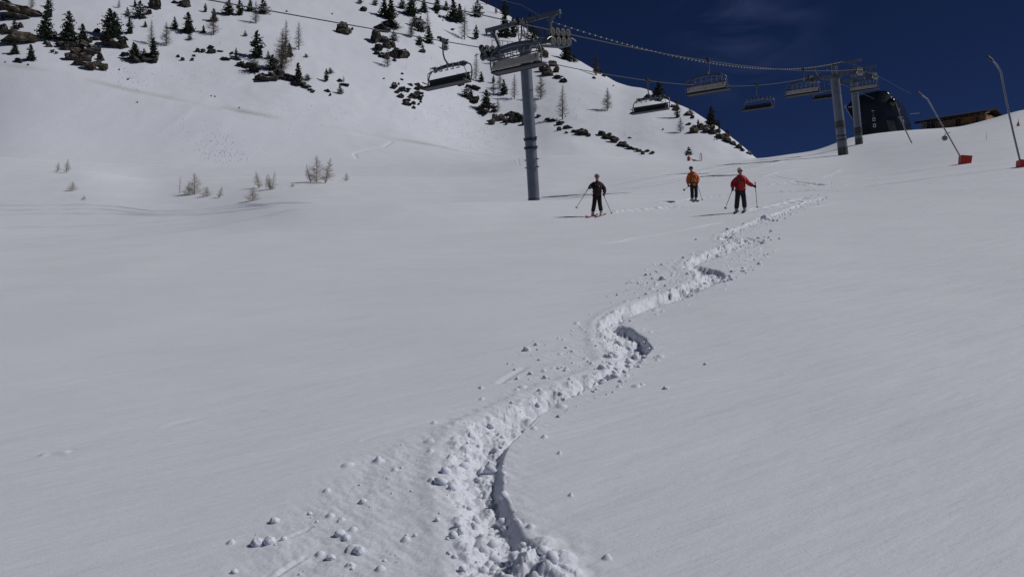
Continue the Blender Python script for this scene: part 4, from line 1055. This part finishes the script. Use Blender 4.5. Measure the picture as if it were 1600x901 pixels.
q = m.build('fallen_branch', M['bark'], None, True); q.location = g; tag(q, 'dark fallen branch lying on the crest between red post and skis', 'branch')
# ------------------------------------------------------------------ skiers
def skin_mesh(verts, edges, radii, name, m, parent, root=0, sub=2):
    me = bpy.data.meshes.new(name); me.from_pydata([tuple(v) for v in verts], edges, []); o = bpy.data.objects.new(name, me); COL.objects.link(o)
    sk = o.modifiers.new('skin', 'SKIN'); sk.use_smooth_shade = True
    for i, r in enumerate(radii):
        d = me.skin_vertices[0].data[i]; d.radius = r if isinstance(r, tuple) else (r, r); d.use_root = (i == root)
    ss = o.modifiers.new('sub', 'SUBSURF'); ss.levels = sub; ss.render_levels = sub
    dg = bpy.context.evaluated_depsgraph_get(); nm = bpy.data.meshes.new_from_object(o.evaluated_get(dg)); o.modifiers.clear(); o.data = nm
    nm.materials.clear(); nm.materials.append(m); nm.name = name
    nm.polygons.foreach_set('use_smooth', [True]*len(nm.polygons))
    if parent: o.parent = parent
    return o
class Sk:
    def __init__(s): s.v = []; s.e = []; s.r = []
    def chain(s, pts, rs, start=None):
        prev = start; ids = []
        for p, r in zip(pts, rs):
            s.v.append(Vector(p)); s.r.append(r); i = len(s.v)-1; ids.append(i)
            if prev is not None: s.e.append((prev, i))
            prev = i
        return ids
    def build(s, name, m, parent, root=0, sub=2): return skin_mesh(s.v, s.e, s.r, name, m, parent, root, sub)
def lerp(a, b, t): return Vector(a).lerp(Vector(b), t)
def hand(m, wrist, tip_dir, pole_dir):
    """glove with palm, four unequal fingers curled round the pole and a thumb"""
    w = Vector(wrist); d = Vector(tip_dir).normalized(); p = Vector(pole_dir).normalized(); p = (p-d*p.dot(d)).normalized(); n = d.cross(p)
    m.tube([w-d*.03, w+d*.02, w+d*.09], [.036, .045, .040], 8)
    for k, L in enumerate((.9, 1.0, .95, .78)):
        b = w+d*.085+p*(k-1.5)*.021; m.tube([b, b+d*.035*L+n*.012, b+d*.035*L+n*.045, b+d*.005+n*.055*L], [.0125, .0120, .0105, .007], 6)
    b = w+d*.03-p*.03; m.tube([b, b-p*.015+n*.035+d*.02, b+n*.06+d*.045], [.014, .012, .008], 6)
    return w+d*.10+n*.03
def person(px, py, Y, mpp, J, c, label):
    """J: joints given as seen (x to the right, y down, in photo pixels relative to the feet point) plus depth in metres"""
    g = W(px, py, Y); z0 = float(tz(g.x, g.y)); base = Vector((g.x, g.y, z0))
    def P(k): x, y, dd = J[k]; return Vector((x*mpp, dd, -y*mpp))
    face = Vector((J['face'][0], -1, J['face'][1])).normalized()
    # body: legs, trunk, neck, head, arms in one skin
    s = Sk(); pel = P('pel'); ch_ = P('chest'); nk = P('neck'); hd = P('head')
    i0 = s.chain([pel], [(.13, .10)])[0]
    t = s.chain([lerp(pel, ch_, .5), ch_, nk-Vector((0,0,.02)), nk+Vector((0,0,.05)), hd-Vector((0,0,.05)), hd+Vector((0,0,.035)), hd+Vector((0,0,.085))], [(.13,.10), (.16,.11), .075, .052, (.074,.080), (.086,.095), (.060,.066)], i0)
    for a in 'LR':
        sh, el, wr = P('sh'+a), P('el'+a), P('wr'+a)
        s.chain([lerp(ch_, sh, .85), lerp(sh, el, .5), el, lerp(el, wr, .6), wr], [.058, .047, .042, .035, .028], t[1])
        hp, kn, an = P('hp'+a), P('kn'+a), P('an'+a)
        s.chain([hp, lerp(hp, kn, .5), kn, lerp(kn, an, .35), an], [.088, .078, .058, .056, .042], i0)
    body = s.build('person', M['skin'], None, 0); body.location = base; tag(body, label, 'person', None)
    # trousers
    s = Sk(); i0 = s.chain([pel], [(.155, .13)])[0]
    for a in 'LR':
        hp, kn, an = P('hp'+a), P('kn'+a), P('an'+a)
        s.chain([hp-Vector((0,0,.02)), lerp(hp, kn, .5), kn, lerp(kn, an, .3), lerp(kn, an, .7), an+Vector((0,0,.03))], [.118, .108, .096, .098, .096, .098], i0)
    s.build('trousers', M[c['legs']], body, 0)
    # jacket with sleeves and collar
    s = Sk(); hem = lerp(pel, ch_, -.18); i0 = s.chain([hem], [(.21, .165)])[0]
    t = s.chain([lerp(pel, ch_, .12), lerp(pel, ch_, .55), ch_, lerp(ch_, nk, .72), nk+Vector((0, 0, .025))], [(.215,.17), (.21,.165), (.225,.16), (.135,.11), .085], i0)
    for a in 'LR':
        sh, el, wr = P('sh'+a), P('el'+a), P('wr'+a)
        s.chain([lerp(ch_, sh, .92), lerp(sh, el, .5), el, lerp(el, wr, .55), lerp(el, wr, .92)], [.108, .100, .094, .084, .066], t[2])
    jk = s.build('jacket', M[c['jacket']], body, 0)
    if c.get('chest'):     # darker chest panel
        m = MB(); q = lerp(pel, ch_, .7)+face*.14; m.ball(q, (.10, .06, .17), 10, 7); m.build('chest_panel', M[c['chest']], body, True)
    # backpack and straps
    m = MB(); q = lerp(pel, ch_, .75)-face*.24; m.ball(q, (.17, .11, .27), 12, 8); bp = m.build('backpack', M['dark'], body, True)
    m = MB()
    for sg in (-1, 1):
        m.tube([ch_+Vector((sg*.11, .10, .10)), ch_+Vector((sg*.11, -.08, .10)), ch_+Vector((sg*.105, -.165, -.02)), lerp(pel, ch_, .4)+Vector((sg*.15, -.12, 0)), lerp(pel, ch_, .35)+Vector((sg*.20, .02, 0))], .021, 6)
    m.tube([ch_+Vector((-.11, -.165, -.04)), ch_+Vector((.11, -.165, -.04))], .013, 5); m.build('strap', M['dark'], bp, True)
    if c.get('belt'):
        m = MB(); q = lerp(pel, ch_, .22); pts = [q+Vector((math.cos(a)*.215, math.sin(a)*.175, 0)) for a in [i*math.pi/8 for i in range(17)]]; m.tube(pts, .032, 6); m.build('waist_belt', M['dark'], bp, True)
    if c.get('tag'):
        for sg, zz in c['tag']: m = MB(); m.ball(lerp(pel, ch_, zz)+Vector((sg, -.185, 0)), (.022, .015, .022), 8, 6); m.build('badge', M['gold'], body, True)
    # head: hat, hair, goggles, features
    side = face.cross(UP).normalized()
    hc = hd+Vector((0, 0, .02))
    m = MB(); m.ball(hc+face*.083-UP*.02, (.013, .018, .018), 8, 6); m.build('nose', M['skin'], body, True)
    for sg in (-1, 1): m = MB(); m.ball(hc+side*sg*.030+face*.078+UP*.008, (.012, .010, .010), 8, 6); m.build('eye', M['dark'], body, True)
    m = MB(); m.tube([hc+side*-.024+face*.078-UP*.055, hc+side*.024+face*.078-UP*.055], .006, 5); m.build('mouth', M['redj'], body, True)
    m = MB(); n_ = 14; rings = []
    for i, (zz, rr_) in enumerate([(-.005, .108), (.045, .113), (.09, .098), (.122, .062), (.138, .015)]):
        rings.append([hc+face*-.008+Vector((math.cos(k*6.2832/n_)*rr_, math.sin(k*6.2832/n_)*rr_, zz+(.018 if i == 0 else 0)*math.cos(k*6.2832/n_-4.71))) for k in range(n_)])
    vs = [p for r in rings for p in r]; fs = [(j*n_+i, j*n_+(i+1)%n_, (j+1)*n_+(i+1)%n_, (j+1)*n_+i) for j in range(4) for i in range(n_)]+[tuple(4*n_+i for i in range(n_))]
    m.add(vs, fs); m.build('hat', M[c['hat']], body, True)
    if c.get('goggles'): m = MB(); pts = [hc+UP*.012+side*(math.sin(a)*.088)+face*(math.cos(a)*.088) for a in [x*.25-1.1 for x in range(10)]]; m.tube(pts, .02, 6); m.build('sunglasses', M['dark'], body, True)
    if c.get('hair'): m = MB(); m.ball(hc-face*.03-UP*.03, (.09, .075, .085), 10, 8); m.build('hair', M['bark'], body, True)
    # gloves and poles
    for a, txt in (('L', 'left'), ('R', 'right')):
        el, wr = P('el'+a), P('wr'+a); tip = P('pt'+a); d = (wr-el).normalized()
        m = MB(); hold = hand(m, wr, d+face*.3, (wr-tip)); m.build('glove', M['dark'], body, True)
        tw = base+tip; tw.z = max(tw.z, float(tz(tw.x, tw.y))-.02) if c.get('plant'+a, True) else tw.z
        H = base+hold; ax = (H-tw).normalized(); top = H+ax*J.get('over'+a, .10)
        r_ = thing('ski_pole', tw, c['pole_'+a], 'ski pole', 'ski poles held by the skiers')
        Lp = (top-tw).length
        m = MB(); m.tube([Vector(), ax*Lp], [.009, .013], 8); m.build('shaft', M['steel_dark'], r_, True)
        m = MB(); m.tube([ax*(Lp-.15), ax*(Lp-.02), ax*(Lp+.01)], [.018, .022, .018], 8); m.build('handle', M['rubber'], r_, True)
        m = MB(); m.tube([ax*.05, ax*.065, ax*.08], [.055, .06, .02], 10); m.build('basket', M[c.get('basket', 'dark')], r_, True)
    # boots and skis
    for a in 'LR':
        an = P('an'+a); f = P('ft'+a); sd_ = Vector((*c['ski'], 0)).normalized(); fw = base+f; fz = float(tz(fw.x, fw.y)); f.z = fz-base.z
        m = MB(); m.tube([an+UP*.10, an, f+UP*.09], [.070, .066, .062], 10); m.tube([f+UP*.07-sd_*.12, f+UP*.065+sd_*.05, f+UP*.055+sd_*.15], [.055, .055, .042], 10); m.build('ski_boot', M['boot'], body, True)
        def gz(t): q = fw+sd_*t; return Vector((sd_.x*t, sd_.y*t, float(tz(q.x, q.y))-fz+.022))
        m = MB(); pts = [gz(t)+UP*u_ for t, u_ in ((-.75, .02), (-.6, 0), (-.2, 0), (.2, 0), (.6, 0), (.85, .0), (.97, .035), (1.03, .07))]
        for q0, q1 in zip(pts, pts[1:]): m.beam(q0, q1, .085, .018)
        r_ = thing('ski', (fw.x, fw.y, fz), c['ski_'+a], 'ski', 'skis worn by the skiers'); m.build('board', M[c['skic']], r_)
        m = MB(); m.box(Vector((0, 0, .045)), (.07, .07, .04)); m.build('binding', M['rubber'], r_)
    return body
def jj(d, s, ox, oy):     # joints measured in an enlarged crop
    return {k: (((v[0]-ox)/s, (v[1]-oy)/s, v[2]) if len(v) == 3 and k != 'face' else v) if isinstance(v, tuple) else v for k, v in d.items()}
J1 = jj(dict(pel=(728,480,0), chest=(735,320,-.03), neck=(732,262,-.02), head=(727,205,-.03), face=(-.1,-.05),
   shL=(672,295,0), elL=(628,345,.05), wrL=(607,372,-.22), shR=(790,295,0), elR=(848,385,.04), wrR=(836,452,-.10),
   hpL=(700,490,0), knL=(682,612,-.10), anL=(664,735,.0), hpR=(762,490,0), knR=(768,612,-.10), anR=(792,722,.0),
   ftL=(664,790,0), ftR=(795,785,.05), ptL=(395,690,-.35), ptR=(946,768,-.2), overL=.06, overR=.06), 10, 728, 790)
person(932.8, 339, 34, 1.78/63.5, J1, dict(jacket='maroon', legs='dark', hat='grey', chest='dark', skic='skired', ski=(-.36, -.93), tag=[(.06, .85)],
   pole_L='thin pole slanting out left from the skier in the dark maroon jacket', pole_R='thin pole slanting out right from the skier in the dark maroon jacket',
   ski_L='red ski on the left under the maroon-jacketed skier', ski_R='red ski on the right under the maroon-jacketed skier'),
   'skier in dark maroon jacket and grey cap standing left of the others')
J2 = jj(dict(pel=(396,590,0), chest=(375,470,-.03), neck=(366,412,-.02), head=(358,378,-.03), face=(-.15,-.1),
   shL=(325,445,0), elL=(314,525,.03), wrL=(319,592,-.06), shR=(425,440,0), elR=(462,510,.05), wrR=(440,560,-.15),
   hpL=(370,600,0), knL=(372,695,-.05), anL=(376,775,.0), hpR=(424,600,0), knR=(426,690,-.05), anR=(426,770,.0),
   ftL=(378,803,0), ftR=(428,800,.05), ptL=(228,678,-.55), ptR=(506,803,-.15), overL=.05, overR=.05), 9.01, 400, 803)
person(1084.4, 315.5, 42, 1.78/50.5, J2, dict(jacket='orange', legs='navy', hat='dark', belt=True, skic='skidark', ski=(-.1, -1), tag=[(-.12, .38), (.14, .38)], plantL=False,
   pole_L='short-looking pole pointing at the camera left of the orange-jacketed skier', pole_R='pole planted right of the orange-jacketed skier',
   ski_L='dark ski on the left under the orange-jacketed skier', ski_R='dark ski on the right under the orange-jacketed skier'),
   'skier in orange jacket with black pack straps, farthest of the three')
J3 = jj(dict(pel=(632,450,0), chest=(630,300,-.03), neck=(632,228,-.02), head=(626,172,-.03), face=(.0,-.1),
   shL=(572,270,0), elL=(522,350,.04), wrL=(510,430,-.12), shR=(690,265,0), elR=(752,345,.03), wrR=(818,392,-.12),
   hpL=(600,460,0), knL=(578,600,-.09), anL=(575,728,.0), hpR=(666,460,0), knR=(676,590,-.10), anR=(700,712,.03),
   ftL=(578,775,0), ftR=(704,765,.08), ptL=(366,742,-.4), ptR=(852,728,-.25), overL=.06, overR=.18), 9.48, 640, 770)
person(1157.5, 332, 30.6, 1.74/70, J3, dict(jacket='redj', legs='navy', hat='cream', goggles=True, hair=True, skic='skidark', ski=(-.34, -.94), basket='skired',
   pole_L='pole with red basket slanting down left of the red-jacketed skier', pole_R='upright pole held out right by the red-jacketed skier',
   ski_L='dark ski on the left under the red-jacketed skier', ski_R='dark ski on the right under the red-jacketed skier'),
   'skier in bright red jacket and pale knitted hat holding a pole upright')

# ------------------------------------------------------------------ snowballs and crumbs beside the track
def surf(px, py, lo=1.5, hi=60):
    g = ground(px, py, lo, hi); return Vector((g.x, g.y, g.z+float(track_disp(np.array([g.x]), np.array([g.y]))[0])))
sbr = random.Random(12)
def snowball(px, py, d, label, group=None, n=1):
    import bmesh
    g = surf(px, py+d*.35); R0 = d*.46*g.y/F
    bm = bmesh.new(); bmesh.ops.create_icosphere(bm, subdivisions=4, radius=R0)
    s = sbr.uniform(0, 50); P = np.array([v.co[:] for v in bm.verts])/R0
    k = .16*perlin(P[:,0]*1.6+s, P[:,1]*1.6+P[:,2]*2.1, 1)+.09*perlin(P[:,0]*4+s, P[:,2]*4-P[:,1]*3, 2)+.05*perlin(P[:,1]*9+s, P[:,2]*9+P[:,0]*7, 3)
    for v, q in zip(bm.verts, k): v.co = v.co*(1+q*1.6); v.co.x *= 1.05; v.co.z *= .85
    me = bpy.data.meshes.new('snowball'); bm.to_mesh(me); bm.free(); me.materials.append(M['loose']); me.polygons.foreach_set('use_smooth', [True]*len(me.polygons))
    o_ = bpy.data.objects.new('snowball', me); COL.objects.link(o_); o_.location = (g.x, g.y, g.z+R0*.25); o_.rotation_euler = (0, 0, sbr.uniform(0, 6))
    return tag(o_, label, 'snowball', group or 'snowballs beside the ski track')
for a in [
 (402,843,20,'larger left half of the split snowball at lower left'), (421,841,19,'right half of the split snowball at lower left'),
 (429,810,15,'half-sunk snowball just above the split one'), (366,890,11,'small snowball at the bottom left near the photo edge'),
 (531,829,17,'pale snow lump highest of the lower cluster left of the track'), (541,838,11,'small lump touching the pale snow lump'),
 (561,856,19,'round snow lump lowest of the cluster left of the track'), (517,866,15,'rough snow lump at the left of the lower cluster'),
 (567,780,12,'small snowball uphill of the lower cluster'), (484,799,8,'tiny snowball between the split ball and the cluster'),
 (823,543,12,'upright snowball casting a shadow left of the big bend'), (838,536,8,'smaller snowball right behind the upright one'),
 (883,577,6,'tiny snowball just above the track left of the bend'),
 (1035,433,11,'tall snow lump standing left of the second bend'), (1010,428,6,'small snow crumb left of the tall lump'),
 (1040,445,6,'small snow crumb below the tall lump'), (1068,401,6,'little snowball near the upper bend left side'),
 (1137,357,7,'little snowball above the upper bend'), (1195,338,13,'snow lump beside the track below the red-jacketed skier'),
 (1088,373,5,'tiny snowball left of the upper bend'), (1102,567,6,'tiny snowball alone on the smooth slope right of the track'),
 (1040,604,9,'low snow lump on the smooth slope right of the track'), (1010,458,6,'small crumb at the edge of the straight track run'),
 (985,500,5,'small crumb right above the big bend')]:
    snowball(*a)
sp = []; rj = random.Random(31)
def strew(n, poly, smin, smax, p=3.0):
    xs = [q[0] for q in poly]; ys = [q[1] for q in poly]; k = 0
    W_ = poly
    while k < n:
        x = rj.uniform(min(xs), max(xs)); y = rj.uniform(min(ys), max(ys)); c = False
        for i in range(len(W_)):
            x1, y1 = W_[i]; x2, y2 = W_[(i+1) % len(W_)]
            if (y1 > y) != (y2 > y) and x < (x2-x1)*(y-y1)/(y2-y1)+x1: c = not c
        if not c: continue
        k += 1; ptsx.append((x, y, smin+(smax-smin)*rj.random()**p))
ptsx = []
strew(55, [(700,900),(690,800),(683,750),(688,705),(716,668),(690,660),(620,690),(560,712),(520,745),(455,790),(385,845),(350,900)], .006, .028)
strew(105, [(885,900),(826,838),(790,765),(797,697),(850,645),(940,600),(930,578),(830,613),(717,666),(683,750),(690,800),(706,900)], .012, .07)
strew(60, [(928,520),(944,562),(900,588),(800,600),(780,560),(900,500)], .01, .05)
strew(75, [(1022,545),(1005,527),(960,530),(944,562),(930,578),(940,600),(980,582)], .02, .09)
strew(65, [(1080,428),(1050,451),(1000,467),(940,470),(980,430),(1060,400)], .012, .06)
strew(60, [(1136,432),(1100,420),(1090,440),(1122,444),(1180,425),(1205,395),(1160,400)], .02, .09)
strew(65, [(1110,389),(1196,380),(1215,375),(1230,370),(1180,352),(1130,368)], .02, .09)
strew(95, [(1140,362),(1185,335),(1240,305),(1300,296),(1310,312),(1250,335),(1200,352)], .02, .10)
strew(32, [(1180,300),(1290,270),(1310,300),(1240,315)], .02, .09)
strew(30, [(940,600),(1030,552),(1040,560),(960,612),(840,670)], .01, .04)
PX = np.array(ptsx); G3 = [ground(x, y, 1.5, 80) for x, y, s in ptsx]
XX = np.array([g.x for g in G3]); YYv = np.array([g.y for g in G3]); DZ = track_disp(XX, YYv)
sp = [(g.x, g.y, g.z+dz, s) for g, dz, (x, y, s) in zip(G3, DZ, ptsx)]
tag(crumbs('snow_crumbs', sp, M['loose'], 8), 'loose crumbs of snow sprayed along the winding ski track', 'snow crumbs', None, 'stuff')

# ------------------------------------------------------------------ light, sky, camera
SAZ = math.radians(87); SEL = math.radians(46)      # azimuth from +Y towards +X
sd = Vector((math.sin(SAZ)*math.cos(SEL), math.cos(SAZ)*math.cos(SEL), math.sin(SEL)))
L = bpy.data.lights.new('sun', 'SUN'); L.energy = 5.0; L.angle = math.radians(.53); L.color = (1.0, .98, .965)
lo_ = bpy.data.objects.new('sun', L); COL.objects.link(lo_); lo_.rotation_euler = sd.to_track_quat('Z', 'Y').to_euler()
w = bpy.data.worlds.new('World'); scene.world = w; w.use_nodes = True; nt = w.node_tree; N = nt.nodes.new; LK = nt.links.new
bg = nt.nodes['Background']; sky = N('ShaderNodeTexSky'); sky.sky_type = 'NISHITA'; sky.sun_disc = False; sky.sun_elevation = SEL; sky.sun_rotation = SAZ
sky.altitude = 3000; sky.air_density = .45; sky.dust_density = .0; sky.ozone_density = 10.0
hs = N('ShaderNodeHueSaturation'); hs.inputs['Saturation'].default_value = 1.03; hs.inputs['Value'].default_value = .95; hs.inputs['Hue'].default_value = .510; LK(sky.outputs['Color'], hs.inputs['Color'])
# one thin cirrus wisp high above the lift
tc = N('ShaderNodeTexCoord'); mp = N('ShaderNodeMapping'); mp.inputs['Rotation'].default_value = (0, .75, 0); mp.inputs['Scale'].default_value = (5, 5, 16)
LK(tc.outputs['Generated'], mp.inputs['Vector']); n1 = N('ShaderNodeTexNoise'); n1.inputs['Scale'].default_value = 1.6; n1.inputs['Detail'].default_value = 7; n1.inputs['Distortion'].default_value = .6; LK(mp.outputs['Vector'], n1.inputs['Vector'])
r1 = N('ShaderNodeMapRange'); r1.inputs['From Min'].default_value = .42; r1.inputs['From Max'].default_value = .75; LK(n1.outputs['Fac'], r1.inputs['Value'])
wd = Vector((U(1165), 1, Vp(45))).normalized(); ds = N('ShaderNodeVectorMath'); ds.operation = 'DISTANCE'; ds.inputs[1].default_value = wd; LK(tc.outputs['Generated'], ds.inputs[0])
r2 = N('ShaderNodeMapRange'); r2.inputs['From Min'].default_value = .11; r2.inputs['From Max'].default_value = .0; r2.inputs['To Max'].default_value = .75; r2.interpolation_type = 'SMOOTHSTEP'; LK(ds.outputs['Value'], r2.inputs['Value'])
ml = N('ShaderNodeMath'); ml.operation = 'MULTIPLY'; LK(r1.outputs['Result'], ml.inputs[0]); LK(r2.outputs['Result'], ml.inputs[1])
mx = N('ShaderNodeMix'); mx.data_type = 'RGBA'; LK(ml.outputs['Value'], mx.inputs['Factor']); LK(hs.outputs['Color'], mx.inputs['A']); mx.inputs['B'].default_value = (2.0, 2.6, 6.0, 1)
LK(mx.outputs['Result'], bg.inputs['Color']); bg.inputs['Strength'].default_value = .05
cam = bpy.data.cameras.new('camera'); cam.sensor_width = 36; cam.lens = 36*F/1600; cam.clip_start = .05; cam.clip_end = 5000
co = bpy.data.objects.new('camera', cam); COL.objects.link(co); co.location = (0, 0, 0); co.rotation_euler = (math.radians(90), 0, 0); scene.camera = co
vs_ = scene.view_settings; vs_.view_transform = 'Standard'; vs_.look = 'None'; vs_.exposure = -1.15; vs_.gamma = 1.0; vs_.use_curve_mapping = False
